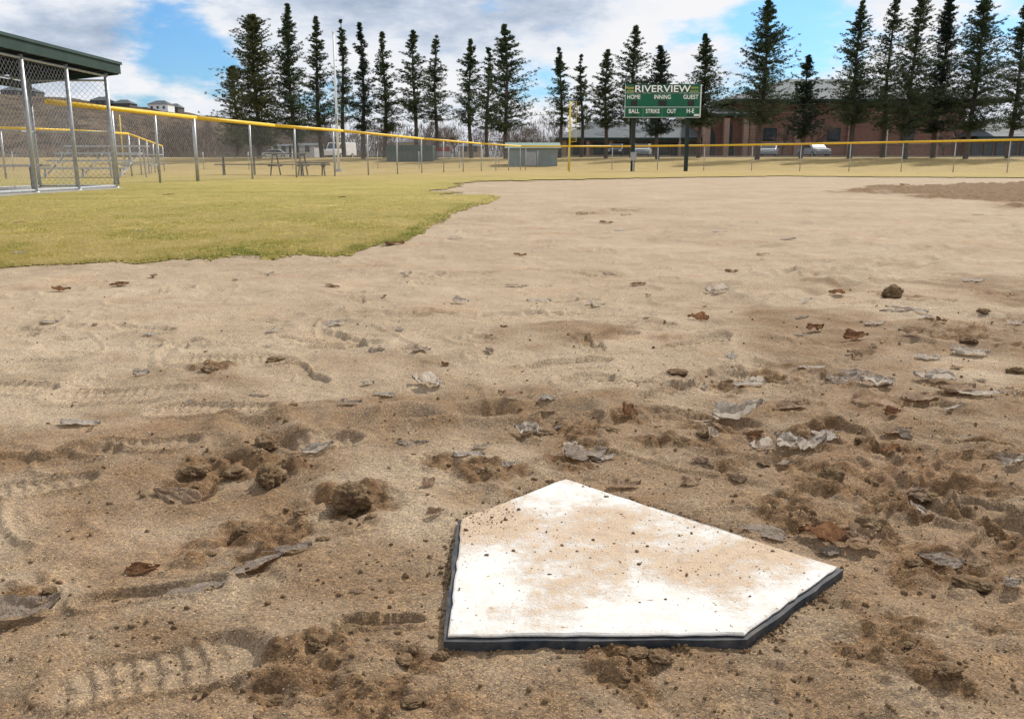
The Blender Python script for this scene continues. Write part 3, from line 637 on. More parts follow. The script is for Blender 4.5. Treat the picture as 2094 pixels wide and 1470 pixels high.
mb=MB(); chain(mb,(RXx,4.8),(RXx,17.1),.05,.05,1.92,.105,.003); chain(mb,(RXx,17.1),(FX,17.1),.05,.05,1.92,.105,.003); mb.build('rear_chain_link',M['wire'],dg)
mb=MB(); mb.box(RXx+.3,RXx+.62,6,16.4,.42,.46); 
for yy in (6.5,9,11.5,14,16): mb.box(RXx+.42,RXx+.5,yy,yy+.06,0,.42)
mb.build('bench',M['wood'],dg,bevel=.005)
mb=MB(); mb.box(RXx-.3,FX+.1,4,17.2,-.05,.03); tag(mb.build('dugout_slab',M['stone']),kind='structure')
b0=G(245,366); bl=empty('bleachers',(b0[0],b0[1],0),'low metal bleachers behind the dugout at the left edge','bleachers')
for k in range(4):
    mb=MB(); mb.box(b0[0]-2.6,b0[0]+.2,b0[1]+k*.6,b0[1]+k*.6+.28,.35+k*.24-.05,.35+k*.24); mb.build('seat',M['galv'],bl)
for xx in (-2.4,-1.2,0):
    mb=MB(); mb.tube((b0[0]+xx,b0[1],0),(b0[0]+xx,b0[1]+.1,.3),.03,.03,6); mb.tube((b0[0]+xx,b0[1]+2.1,0),(b0[0]+xx,b0[1]+2.0,1.0),.03,.03,6); mb.tube((b0[0]+xx,b0[1],.05),(b0[0]+xx,b0[1]+2.,1.),.025,.025,6); mb.build('frame',M['galv'],bl)
# ------------------------------------------------------------ picnic tables
def picnic(px,base,rz,label,size=1.83,bench=True,mat='wood',hgt=.75):
    x,y_=G(px,base); root=empty('picnic_table',(x,y_,0),label,'picnic table','picnic tables beyond the fence')
    cs,sn=math.cos(rz),math.sin(rz); T=lambda a,b,c:(x+a*cs-b*sn,y_+a*sn+b*cs,c)
    mb=MB()
    for k in range(4): mb.obox(T(0,(k-1.5)*.185,hgt),size,.17,.045,rz)
    mb.build('table_top',M[mat],root)
    for s_ in (-1,1):
        mb=MB()
        for k in (0,1): mb.obox(T(0,s_*(.62+k*.13),.44),size,.12,.045,rz)
        mb.build('seat',M[mat],root)
    for s_ in (-1,1):
        a=s_*size*.33; mb=MB()
        mb.tube(T(a,-.55,.02),T(a,-.22,hgt-.03),.03,.03,6); mb.tube(T(a,.55,.02),T(a,.22,hgt-.03),.03,.03,6); mb.tube(T(a,-.75,.4),T(a,.75,.4),.03,.03,6); mb.tube(T(a,-.25,hgt-.04),T(a,.25,hgt-.04),.025,.025,6)
        mb.build('leg',M['galv' if mat!='wood' else 'wood'],root)
picnic(490,359,.25,'low weathered picnic table left of the pair of tables beyond the fence')
picnic(592,360,-.1,'weathered picnic table, taller one of the pair beyond the fence',1.7,hgt=.85)
picnic(640,361,.3,'small weathered picnic table, right one of the pair beyond the fence',1.2,hgt=.5)
picnic(290,358,.1,'metal picnic table right behind the dugout end',1.7,mat='galv',hgt=.85)
picnic(765,345,.2,'distant picnic table under the pines',1.8)
# ------------------------------------------------------------ tall pole, lamp posts
def pole(px,base,top,Y,r,label,name='tall_pole',cat='pole',mat='white',head=None):
    z0=float(tz(0,Y)); p=at(px,base,Y); q=at(px,top,Y); root=empty(name,(p.x,Y,z0),label,cat)
    mb=MB(); mb.tube((p.x,Y,z0),(p.x,Y,q.z),r,r*.7,10); mb.build('shaft',M[mat],root,smooth=True)
    if head=='lamp':
        mb=MB(); mb.obox((p.x,Y,q.z+.08),.9,.35,.16); mb.build('lamp_head',M['white'],root,bevel=.02)
    if head=='box':
        mb=MB(); mb.tube((p.x,Y,q.z),(p.x,Y,q.z+.12),.09,.05,8); mb.build('finial',M[mat],root)
        mb=MB(); mb.obox((p.x,Y-.14,at(px,243,Y).z),.14,.12,.5); mb.build('cleat_box',M['grey'],root)
        mb=MB(); mb.tube((p.x,Y,z0),(p.x,Y,z0+.15),.25,.2,12); mb.build('footing',M['stone'],root)
pole(693,350,68,52,.075,'very tall white flagpole standing among the left pines','flagpole','flagpole','white','box')
pole(1811,320,236,98,.06,'thin white pole in front of the brick school on the right')
pole(1389,325,245,99,.07,'parking lot lamp post right behind the scoreboard','street_lamp','street lamp','grey','lamp')
pole(1131,322,264,99,.06,'slim grey lamp post left of the yellow foul pole','street_lamp','street lamp','grey')
# ------------------------------------------------------------ scoreboard
SY=54.; sb=empty('scoreboard',(at(1355,350,SY).x,SY,0),'green baseball scoreboard on two dark posts beyond the outfield fence','scoreboard')
M['sbg']=pm('scoreboard_green',(.004,.10,.052),(.008,.125,.064),2,.5); M['gold']=pm('gold_paint',(.6,.5,.12),(.7,.58,.16),3,.5)
M['post_dark']=pm('dark_green_post',(.012,.022,.022),(.025,.038,.036),3,.6)
M['letter']=pm('white_lettering',(.9,.9,.88),(.95,.95,.93),3,.5)
def SB(x0,x1,y0,y1,f,bk,name,mat,par=None,bev=0):
    a=at(x0,y1,SY); b=at(x1,y0,SY); mb=MB(); mb.box(a.x,b.x,SY-f,SY-bk,a.z,b.z); return mb.build(name,M[mat],par or sb,bevel=bev)
panel=SB(1277,1432.5,173,241.5,.12,-.12,'panel','sbg')
def text(s,pxc,pyc,wpx,hpx,mat,f=.125,bold=0,par=None,ital=0,name='lettering'):
    cu=bpy.data.curves.new('t','FONT'); cu.body=s; cu.size=1; cu.extrude=.01; cu.offset=bold; cu.align_x='CENTER'; cu.align_y='CENTER'; cu.shear=ital
    ob=bpy.data.objects.new('t',cu); COL.objects.link(ob); bpy.context.view_layer.update()
    me=bpy.data.meshes.new_from_object(ob.evaluated_get(bpy.context.evaluated_depsgraph_get())); bpy.data.objects.remove(ob)
    v=np.zeros(len(me.vertices)*3); me.vertices.foreach_get('co',v); v=v.reshape(-1,3); mn,mx=v.min(0),v.max(0); c=(mn+mx)/2
    a=at(pxc,pyc,SY); sx=wpx*SY/F/1.02/(mx[0]-mn[0]); sz=hpx*SY/F/1.04/(mx[1]-mn[1]); O=ORG[sb.name]
    w=np.stack([a.x+(v[:,0]-c[0])*sx-O.x, SY-f-(v[:,2]-mn[2])*.8-O.y, a.z+(v[:,1]-c[1])*sz-O.z],1)
    me.vertices.foreach_set('co',w.astype(np.float32).ravel()); me.materials.clear(); me.materials.append(M[mat]); me.name=name; me.update()
    return link(name,me,par or panel)
text('RIVERVIEW',1355,182.5,111,13.5,'letter',.14,.012)
text('RIVERVIEW',1355,182.5,115,17,'post_dark',.122,.04)
text('Home',1287,180,17,6,'gold',.125,.01,ital=.3); text('of the',1289,187,15,5,'gold',.125,.01,ital=.3)
def scrib(x0,x1,y):
    mb=MB(); k=9
    for j in range(k):
        a=at(x0+(x1-x0)*j/k,y+(2 if j%2 else -2),SY-.13); b=at(x0+(x1-x0)*(j+1)/k,y+(-2 if j%2 else 2),SY-.13); mb.tube(a,b,.012,.012,4)
    mb.build('script_flourish',M['gold'],panel)
scrib(1413,1428,180); scrib(1411,1428,187)
for s_,x,yy,w,h in (('HOME',1295.5,199,26,8.3),('INNING',1354,199,33,8.3),('GUEST',1412,199,30,8.3),('BALL',1296,228,21,8.3),('STRIKE',1334,228,28,8.3),('OUT',1372.5,228,18,8.3),('H-E',1411,227.5,15,8.3)):
    text(s_,x,yy,w,h,'letter',.125,.008)
for x0,x1 in ((1289,1303),(1345,1363),(1405,1419)): SB(x0,x1,206,217,.128,.118,'digit_window','black',panel)
for x0,x1 in ((1289,1303),(1327,1340),(1367,1379),(1404,1418)): SB(x0,x1,235,238,.128,.118,'digit_window','black',panel)
mbx=[(1278,1432,219.3,220.2),(1278,1432,190.8,191.5),(1278,1432,240.4,241.2),(1277.3,1278.2,173.5,241),(1431.5,1432.3,173.5,241),(1314,1314.8,220.4,240),(1353,1353.8,220.4,240),(1391,1391.8,220.4,240)]
mb=MB()
for x0,x1,y0,y1 in mbx:
    a=at(x0,y1,SY); b=at(x1,y0,SY); mb.box(a.x,b.x,SY-.126,SY-.119,a.z,b.z)
mb.build('white_outline',M['white'],panel)
SB(1418,1429,234,238,.127,.118,'maker_plate','white',panel)
for px_ in (1295.5,1405.5):
    a=at(px_,300,SY); mb=MB(); mb.box(a.x-.11,a.x+.11,SY+.13,SY+.31,0,at(px_,180,SY).z); mb.build('post',M['post_dark'],sb)
mb=MB()
for yy in (190,230):
    a=at(1277,yy,SY); b=at(1432,yy,SY); mb.box(a.x,b.x,SY+.122,SY+.13,a.z-.04,a.z+.04)
mb.build('back_brace',M['grey'],sb)
a=at(1295.5,322,SY); mb=MB(); mb.box(a.x-.17,a.x+.17,SY-.05,SY+.128,a.z-.2,a.z+.3); mb.build('control_box',M['grey'],sb,bevel=.015)
mb=MB(); mb.tube((a.x,SY+.05,0),(a.x,SY+.05,a.z-.2),.04,.04,8); mb.build('conduit',M['galv'],sb)
# ------------------------------------------------------------ school
BY=110.; zb=1.1
sc=empty('school_building',(at(1700,325,BY).x,BY,zb),'red brick school with grey hipped roofs and green trim behind the pines on the right','building')
def X_(px,Y=BY): return at(px,300,Y).x
def Z_(py,Y=BY): return at(1047,py,Y).z
def wall(x0,x1,ytop,yf,yb,mat,name='wall'):
    mb=MB(); mb.box(X_(x0),X_(x1),yf,yb,zb-.6,Z_(ytop)); return mb.build(name,M[mat],sc)
wall(1500,1968,205,110,134,'brick'); wall(1427,1499.7,238,107,125,'brick'); wall(1150,1426.7,284,109,122,'tanw'); wall(1968.3,2330,282,108,124,'brick')
mb=MB(); mb.hip(X_(1470),X_(2046),108.,136.,Z_(205),Z_(143),X_(1660),X_(1800)); mb.build('roof',M['roof'],sc)
mb=MB(); mb.box(X_(1470),X_(2046),108.,136.,Z_(211),Z_(205)-.01); mb.build('eave',M['green_trim'],sc)
mb=MB(); mb.hip(X_(1415),X_(1512),106,126,Z_(236),Z_(208),X_(1450),X_(1490)); mb.build('roof',M['roof'],sc)
mb=MB(); mb.box(X_(1415),X_(1512),106,126,Z_(241),Z_(236)-.01); mb.build('eave',M['green_trim'],sc)
mb=MB(); mb.hip(X_(1135),X_(1440),107.4,123.5,Z_(283),Z_(245),X_(1215),X_(1400)); mb.build('roof',M['roof'],sc)
mb=MB(); mb.box(X_(1135),X_(1426),107.4,123.5,Z_(287.5),Z_(283)-.01); mb.build('eave',M['green_trim'],sc)
mb=MB(); mb.hip(X_(1950),X_(2350),106.4,125.5,Z_(281),Z_(243),X_(2010),X_(2300)); mb.build('roof',M['roof'],sc)
mb=MB(); mb.box(X_(1966),X_(2350),106.4,125.5,Z_(285.5),Z_(281)-.01); mb.build('eave',M['green_trim'],sc)
def win(x0,x1,y0,y1,Y,mat='glass',name='window',fr='green_trim'):
    mb=MB(); mb.box(X_(x0,Y),X_(x1,Y),Y-.12,Y-.002,Z_(y1,Y),Z_(y0,Y)); f=mb.build(name,M[fr],sc)
    mb=MB(); e=.12; mb.box(X_(x0,Y)+e,X_(x1,Y)-e,Y-.14,Y-.121,Z_(y1,Y)+e,Z_(y0,Y)-e); mb.build('pane',M[mat],f)
for x in (1172,1214,1256,1298,1340): win(x,x+30,292,316,109)
win(1372,1392,294,323,109)
for x in (1985,2010,2035,2060,2085): win(x,x+20,290,320,108)
for x in (1560,1690,1840): win(x,x+26,262,288,110)
win(1475,1502.5,296,324,107,'green_trim','door','tanw')
mb=MB(); mb.box(X_(1500)+.3,X_(1968)-.1,109.9,109.998,Z_(296),Z_(290)); mb.box(X_(1500)+.3,X_(1968)-.1,109.9,109.998,Z_(232),Z_(228)); mb.build('brick_band',M['brick2'],sc)
for x in (1530,1622,1730,1800,1905):
    mb=MB(); mb.box(X_(x),X_(x)+.7,109.7,109.898,zb-.5,Z_(214)); mb.build('brick_pier',M['brick2'],sc)
def arch(x0,x1,ys,yt,Y,name):
    pts=[(X_(x0,Y),zb-.5),(X_(x0,Y),Z_(ys,Y))]; c=(X_(x0,Y)+X_(x1,Y))/2; r=(X_(x1,Y)-X_(x0,Y))/2; hh=Z_(yt,Y)-Z_(ys,Y)
    for k in range(1,12): a=math.pi-math.pi*k/12; pts.append((c+r*math.cos(a),Z_(ys,Y)+hh*math.sin(a)))
    pts+=[(X_(x1,Y),Z_(ys,Y)),(X_(x1,Y),zb-.5)]
    mb=MB(); mb.extr(pts,lambda p,k:(p[0],Y-.05*k,p[1])); mb.build(name,M['glass'],sc)
arch(1481,1496,262,250,106.99,'arched_window')
arch(1437,1462,285,262,106.99,'arched_opening')
for x in (1427,1464,1502):
    mb=MB(); mb.box(X_(x)-.1,X_(x)+.5,105.6,106.9,zb-.5,Z_(246)); mb.build('brick_pier',M['brick2'],sc)
for x in range(1150,1426,46):
    mb=MB(); mb.box(X_(x),X_(x)+.35,107.7,108.05,zb-.5,Z_(288)); mb.build('column',M['brick2'],sc)
mb=MB(); mb.box(3,75,96.,105.4,.4,zb+.03+.02); tag(mb.build('parking_lot',M['asph']),kind='structure')
mb=MB(); mb.box(3,75,95.7,95.998,.5,zb+.17); tag(mb.build('kerb',M['stone']),kind='structure')
# ------------------------------------------------------------ cars
def car(px,Y,rz,paint,label,van=False,name='parked_car',cat='car'):
    x=at(px,320,Y).x; z=float(tz(0,Y))+.06; root=empty(name,(x,Y,z),label,cat)
    cs,sn=math.cos(rz),math.sin(rz); T=lambda a,b,c:(x+a*cs-b*sn,Y+a*sn+b*cs,z+c)
    hw=.9
    prof=[(-2.2,.3),(-2.25,.65),(-2.15,.88),(-1.2,1.0),(-.55,1.45),(.9,1.47),(1.7,1.0),(2.2,.9),(2.25,.5),(2.2,.3)] if not van else [(-2.5,.35),(-2.55,1.0),(-2.0,1.15),(-1.5,1.95),(2.4,2.0),(2.5,1.2),(2.5,.35)]
    mb=MB(); mb.extr(prof,lambda p,k:T(p[0],(-hw if k==0 else hw),p[1])); mb.build('body',paint,root,bevel=.06)
    g=[(-1.1,1.02),(-.55,1.40),(.85,1.41),(1.5,1.02)] if not van else [(-1.85,1.2),(-1.45,1.8),(-.4,1.82),(-.4,1.2)]
    for s_ in (-1,1):
        mb=MB(); mb.extr(g,lambda p,k:T(p[0],s_*(hw-.01+.02*k),p[1])); mb.build('side_window',M['glass'],root)
    a=(-1.22,1.03,-.58,1.42) if not van else (-1.98,1.2,-1.56,1.85)
    mb=MB(); mb.add([T(a[0],-.75,a[1]),T(a[0],.75,a[1]),T(a[2],.68,a[3]),T(a[2],-.68,a[3]),T(a[0]-.03,-.75,a[1]+.03),T(a[0]-.03,.75,a[1]+.03),T(a[2]-.03,.68,a[3]+.03),T(a[2]-.03,-.68,a[3]+.03)],[(0,1,2,3),(7,6,5,4),(0,4,5,1),(1,5,6,2),(2,6,7,3),(3,7,4,0)]); mb.build('windscreen',M['glass'],root)
    for sx_ in (-1.4,1.4):
        for s_ in (-1,1):
            mb=MB(); mb.tube(T(sx_,s_*.72,.32),T(sx_,s_*.93,.32),.33,.33,16); w_=mb.build('wheel',M['black'],root)
            mb=MB(); mb.tube(T(sx_,s_*.931,.32),T(sx_,s_*.945,.32),.19,.19,12); mb.build('rim',M['galv'],w_)
    for s_ in (-.65,.65):
        mb=MB(); mb.obox(T(prof[1][0]+.0,s_,.72 if not van else .9),.1,.32,.16,rz); mb.build('headlight',M['white'],root)
M['dkpaint']=pm('dark_car_paint',(.02,.022,.026),(.03,.032,.036),2,.25,0,0,.5); M['silver']=pm('silver_car_paint',(.4,.42,.45),(.48,.5,.52),2,.3,.0,.3,.5); M['redpaint']=pm('red_car_paint',(.22,.03,.03),(.3,.04,.035),2,.3)
car(1256,101,1.45,M['dkpaint'],'dark parked car left of the scoreboard post')
car(1313,101,1.35,M['offw'],'white parked car directly right of the dark one, by the scoreboard post')
car(1572,101,1.2,M['silver'],'silver parked car beneath the tall pine in front of the brick wall')
car(1663,101,1.75,M['offw'],'white parked car farthest right in the school parking lot')
car(697,118,1.2,M['white'],'white van parked under the pines near the flagpole',True,'parked_van','van')
car(560,140,.2,M['silver'],'silver car parked behind the leftmost pines')
# ------------------------------------------------------------ sheds
def shed(x0,x1,yt,yb,Y,dep,wm,rm,name,label,cat,flat=False,rh=.5):
    z0=float(tz(0,Y))-.1; a=at(x0,yb,Y); b=at(x1,yt,Y); root=empty(name,((a.x+b.x)/2,Y,z0),label,cat)
    mb=MB(); mb.box(a.x,b.x,Y,Y+dep,z0,b.z-(0 if flat else rh)); mb.build('wall',M[wm],root)
    if not flat:
        mb=MB(); mb.add([(a.x-.3,Y-.3,b.z-rh),(b.x+.3,Y-.3,b.z-rh),(b.x+.3,Y+dep+.3,b.z-rh),(a.x-.3,Y+dep+.3,b.z-rh),(a.x-.3,Y+dep/2,b.z),(b.x+.3,Y+dep/2,b.z)],[(0,1,5,4),(2,3,4,5),(1,2,5),(3,0,4),(0,3,2,1)]); mb.build('roof',M[rm],root)
    else:
        n=8
        for k in range(n+1):
            xx=a.x+(b.x-a.x)*k/n; mb=MB(); mb.box(xx-.04,xx+.04,Y-.08,Y-.003,z0,b.z+.05); mb.build('post',M[rm],root)
    return root,a,b
r,a,b=shed(1040,1140,291,330,72,4,'bluesh','green_roof','low_shed','long low shed with pale green roof left of the yellow foul pole','shed',rh=.45)
mb=MB(); mb.box(a.x+1.4,a.x+2.2,71.9,71.997,.3,b.z-.75); mb.build('door',M['grey'],r)
M['slat']=pm('green_slats',(.06,.085,.08),(.085,.115,.105),2,.7)
shed(792,884,297,326,80,4,'slat','slat','fenced_enclosure','dark green slatted enclosure beneath the pines','enclosure',True)
for x0,x1,yt,lb,wm in ((556,590,294,'small pale house with grey roof behind the leftmost pines','offw'),(596,642,292,'pale house with grey roof just left of the flagpole','offw'),(806,850,286,'tan far house peeking over the green enclosure','tanw'),(940,985,294,'low tan house beyond the trees in the middle','tanw')):
    r,a,b=shed(x0,x1,yt,322,170,9,wm,'roof','far_house',lb,'house')
    for k in (.25,.7):
        mb=MB(); xx=a.x+(b.x-a.x)*k; mb.box(xx-.4,xx+.4,169.9,169.997,a.z+1.,a.z+2.1); mb.build('window',M['glass'],r)
Yk=84; a=at(893,330,Yk); b=at(920,302,Yk); z0=float(tz(0,Yk))-.05; kr=empty('park_sign',((a.x+b.x)/2,Yk,z0),'small pale board with red top below the pines by the enclosure','sign')
mb=MB(); mb.box(a.x,b.x,Yk,Yk+.08,z0+.4,b.z); mb.build('board',M['offw'],kr)
mb=MB(); mb.box(a.x,b.x,Yk-.03,Yk-.003,b.z-.35,b.z); mb.build('red_band',M['redpaint'],kr)
mb=MB(); mb.box(a.x,a.x+.15,Yk+.083,Yk+.2,z0,b.z); mb.build('post',M['grey'],kr); mb=MB(); mb.box(b.x-.15,b.x,Yk+.083,Yk+.2,z0,b.z); mb.build('post',M['grey'],kr)
# ------------------------------------------------------------ trees
def crown_mat(name,c1,c2,c3,sc_=1.1):
    m,nt,b=newmat(name); g=N(nt,'ShaderNodeNewGeometry').outputs['Position']
    n1=noise_node(nt,g,sc_,4,.7); n2=noise_node(nt,g,7,2,.5)
    f=math_(nt,'ADD',math_(nt,'MULTIPLY',n1,.65),math_(nt,'MULTIPLY',n2,.35))
    c=ramp(nt,f,[(.36,c1),(.5,c2),(.64,c3)])
    L(nt,c,b.inputs['Base Color']); b.inputs['Roughness'].default_value=.8; b.inputs['Specular IOR Level'].default_value=.15
    translucent(nt,b,c,.28); return m
CM=[crown_mat('pine_needles',(.026,.045,.023),(.056,.08,.036),(.105,.125,.055)),crown_mat('spruce_needles',(.012,.023,.016),(.028,.045,.028),(.055,.075,.042)),crown_mat('olive_needles',(.04,.05,.02),(.083,.093,.034),(.13,.14,.054))]
def pine(px,top,hw,Y,cb,dens,mk,label,seed,cone=.8,wf=1.0):
    r=np.random.default_rng(seed); z0=float(tz(0,Y)); x=at(px,250,Y).x; zt=at(px,top,Y).z; Hh=zt-z0; R=hw*Y/1845*wf; zc=at(px,cb,Y).z
    root=empty('pine_tree',(x,Y,z0),label,'tree','row of pines behind the outfield')
    lean=r.uniform(-.015,.015)*Hh
    def ax(z): f=(z-z0)/Hh; return np.stack([x+lean*f+.12*np.sin(f*6+seed),Y+0*f],-1)
    mb=MB(); zz=np.linspace(z0,zt-.2,10); tr=.11+Hh*.010
    for k in range(9):
        a=ax(zz[k]); b=ax(zz[k+1]); mb.tube((a[0],a[1],zz[k]),(b[0],b[1],zz[k+1]),tr*(1-.1*k),tr*(1-.1*(k+1))+.01,7)
    nb=int(84*dens*max(.8,R/1.7)); f=np.sort(r.random(nb)**1.12)
    shape=lambda f:(1-f)**cone*np.minimum(1,.5+3.2*f)+.01
    az=r.uniform(0,2*math.pi,nb); Lb=R*shape(f)*r.uniform(.4,1.2,nb)*(1+.5*pn(f*9,az*1.2,seed))+.06
    zb_=zc+(zt-.1-zc)*f; p0=np.column_stack([ax(zb_),zb_]); rise=r.uniform(-.05,.35,nb)+.35*f
    tip=p0+np.column_stack([np.cos(az)*Lb,np.sin(az)*Lb,Lb*rise])
    for k in range(nb):
        mb.tube(p0[k],tip[k],.024,.008,3)
    for k in range(8):
        z=z0+(zc-z0)*r.uniform(.4,1); a=ax(z); an=r.uniform(0,6.28); mb.tube((a[0],a[1],z),(a[0]+math.cos(an)*R*.5,a[1]+math.sin(an)*R*.5,z+.1),.025,.01,3)
    mb.build('trunk',M['bark'],root)
    nc=7; tpar=np.linspace(.2,1.0,nc); cen=(p0[:,None,:]+(tip-p0)[:,None,:]*tpar[None,:,None]).reshape(-1,3)
    fz=np.repeat(f,nc)
    cen=cen+r.normal(0,.11,cen.shape)*(1-.7*fz[:,None]); keep=r.random(len(cen))<.82; cen=cen[keep]; fz=fz[keep]
    K=18; rad=(r.uniform(.13,.36,len(cen))*(1-.55*fz))[:,None,None]
    off=r.normal(0,1,(len(cen),K,3)); off/=np.linalg.norm(off,axis=2,keepdims=True)+1e-6; off*=rad*r.random((len(cen),K,1))**.5; off[:,:,2]*=.65
    c=(cen[:,None,:]+off).reshape(-1,3); n=len(c)
    a=r.normal(0,1,(n,3)); a/=np.linalg.norm(a,axis=1,keepdims=True); b=r.normal(0,1,(n,3)); b/=np.linalg.norm(b,axis=1,keepdims=True)
    s1=r.uniform(.10,.21,(n,1)); s2=r.uniform(.025,.058,(n,1)); a[:,2]=np.abs(a[:,2])*.8
    V=np.stack([c-b*s2,c+b*s2,c+a*s1],1).reshape(-1,3)-np.array([x,Y,z0])
    link('crown',npmesh('crown',V,np.arange(3*n).reshape(-1,3),CM[mk]),root)
PT=[(482,140,36,92,300,1.4,2,'lowest bushy pine at the left end of the tree row'),(525,35,62,88,300,2.9,2,'broad dense olive pine, leftmost tall one of the row'),(600,12,44,87,290,2.4,0,'tallest pine of the left group, second tall one'),(654,36,38,90,275,1.5,0,'thin pine just left of the white flagpole'),(702,42,30,93,262,1.1,0,'sparse pine directly behind the white flagpole'),(743,50,30,86,265,1.7,1,'narrow dark pine first to the right of the flagpole'),(786,70,34,89,272,1.4,0,'pine with a pointed top second right of the flagpole'),(848,66,36,88,246,1.4,0,'pine above the green enclosure with a bare lower trunk'),(891,78,32,91,255,1.2,0,'open pine right above the small pale board with red top'),(961,85,34,88,255,1.3,0,'pine in the middle of the photo with a slightly leaning tip'),(996,96,28,92,255,1.0,0,'small thin pine squeezed left of the widest middle pine'),(1036,53,58,86,272,1.5,0,'wide spreading pine in the middle above the low shed'),(1147,101,32,90,260,1.1,0,'thin pine directly behind the yellow foul pole'),(1190,116,30,92,262,1.0,0,'short sparse pine right of the foul pole'),(1238,106,38,88,262,1.3,0,'pine between the foul pole and the scoreboard'),(1291,57,46,90,255,1.5,0,'tall pine rising behind the left end of the scoreboard'),(1346,98,44,85,275,1.8,1,'dark drooping spruce right behind the scoreboard'),(1433,74,54,89,260,1.6,0,'full pine just right of the scoreboard'),(1555,2,66,84,255,1.8,0,'tall symmetrical pine left of the school gable'),(1643,118,48,88,282,1.5,1,'short dark wide spruce in front of the school roof'),(1741,2,58,87,255,1.7,0,'tall pine right of the school roof peak'),(1808,-10,46,90,262,1.4,0,'slim tall pine beside the thin white pole'),(1856,-30,58,85,275,2.0,0,'very tall pine cut off by the top, first of the right cluster'),(1916,-10,62,89,272,2.2,1,'dark dense pine inside the right cluster'),(1985,-22,70,86,268,2.3,0,'widest pine of the right cluster'),(2070,10,56,88,265,1.7,0,'thin pine at the right frame edge')]
for i,(a,b,hw,Y,cb,dn,mk,lb) in enumerate(PT): pine(a,b-4,hw,Y,cb,dn,mk,lb,100+i,cone=.62 if i in (0,1) else random.uniform(.8,1.08),wf=1.45)
def bare(px,top,Y,label,seed,spread=.6):
    rr=random.Random(seed); z0=float(tz(0,Y)); x=at(px,300,Y).x; Hh=at(px,top,Y).z-z0; root=empty('leafless_tree',(x,Y,z0),label,'tree','leafless trees')
    tb=MB(); bb=MB()
    def grow(p,d,l,r,lev):
        q=p+d*l; (tb if lev==0 else bb).tube(p,q,r,r*.65,5 if lev<2 else 3)
        if lev>=5: return
        for k in range(3 if lev else 6):
            nd=(d+Vector((rr.gauss(0,spread),rr.gauss(0,spread),rr.gauss(.12,.25)))).normalized(); grow(p+d*l*rr.uniform(.6,1.),nd,l*rr.uniform(.55,.8),max(.012,r*.6),lev+1)
    grow(Vector((x,Y,z0)),Vector((0,0,1)),Hh*.27,Hh*.018,0)
    tb.build('trunk',M['bark'],root); bb.build('branches',M['twig'],root)
bare(1600,235,104,'leafless reddish shrub tree in front of the brick wall, left one',1); bare(1665,200,104.5,'larger leafless tree before the brick wall under the roof peak',2); bare(1958,200,100,'leafless tree below the right pine cluster',3); bare(1930,245,103,'small leafless tree by the right end of the brick wall',4,.5)
bare(930,245,110,'leafless tree in the gap between middle pines',5); bare(868,262,112,'leafless tree beyond the green enclosure',6); bare(1078,255,108,'leafless tree above the low shed',7)
n=56000; cx_=rng.uniform(-95,18,170); cy_=rng.uniform(185,260,170); ch=rng.uniform(4.5,10,170); cw=rng.uniform(2.5,6,170)
idx=rng.integers(0,170,n); f=rng.random(n); an=rng.uniform(0,6.28,n); rr=np.sqrt(rng.random(n))*np.sin(np.pi*np.clip(.15+f*.85,0,1))**.6
c=np.stack([cx_[idx]+np.cos(an)*rr*cw[idx],cy_[idx]+np.sin(an)*rr*cw[idx],1.+f*ch[idx]],1)
a=rng.normal(0,.45,(n,3)); a[:,2]=rng.uniform(.5,1.5,n); b=rng.normal(0,1,(n,3)); b[:,2]*=.2; b/=np.linalg.norm(b,axis=1,keepdims=True)
V=np.stack([c-b*.055,c+b*.055,c+a],1).reshape(-1,3)
M['brush']=pm('leafless_brush',(.09,.075,.07),(.17,.14,.12),.15,.9)
tag(link('brush',npmesh('brush',V,np.arange(3*n).reshape(-1,3),M['brush'])),'hazy grey-brown mass of leafless far-off trees along the horizon','trees',kind='stuff')
# ------------------------------------------------------------ hill
def hill_mat():
    m,nt,b=newmat('brown_hillside'); tc=N(nt,'ShaderNodeTexCoord').outputs['Object']
    n1=noise_node(nt,tc,.02,6,.65); n2=noise_node(nt,tc,.14,5,.75)
    c=ramp(nt,n1,[(.3,(.095,.07,.055)),(.5,(.135,.10,.072)),(.7,(.185,.143,.10))])
    c=mix(nt,maprange(nt,n2,.46,.58,0,.75),c,(.048,.045,.04)); L(nt,c,b.inputs['Base Color']); b.inputs['Roughness'].default_value=1; b.inputs['Specular IOR Level'].default_value=0; return m
M['hill']=hill_mat()
HYr=520.
hp_=[(-900,165),(-300,175),(0,188),(120,196),(200,205),(300,217),(350,221),(400,238),(450,256),(500,282),(560,318)]
hx=np.array([at(p,q,HYr).x for p,q in hp_]); hzv=np.array([at(p,q,HYr).z for p,q in hp_])
xs=np.linspace(-700,-120,240); ys=np.linspace(270,900,160); XX,YY=np.meshgrid(xs,ys,indexing='ij')
def hillz(x,y):
    rz_=np.interp(x*HYr/np.clip(y,HYr,520)*1.0,hx,hzv,right=0)
    return rz_*sm(y,285,520)*(1+.1*pn(x/60,y/60,71)*sm(y,520,400))-1.5+1.2*pn(x/14,y/14,72)
ZZ=hillz(XX,YY); i=np.arange(len(xs)-1)[:,None]*len(ys)+np.arange(len(ys)-1)[None]; Fq2=np.stack([i,i+len(ys),i+len(ys)+1,i+1],-1).reshape(-1,4)
tag(link('hill',npmesh('hill',np.stack([XX.ravel(),YY.ravel(),ZZ.ravel()],1),Fq2,M['hill'],True)),kind='structure')
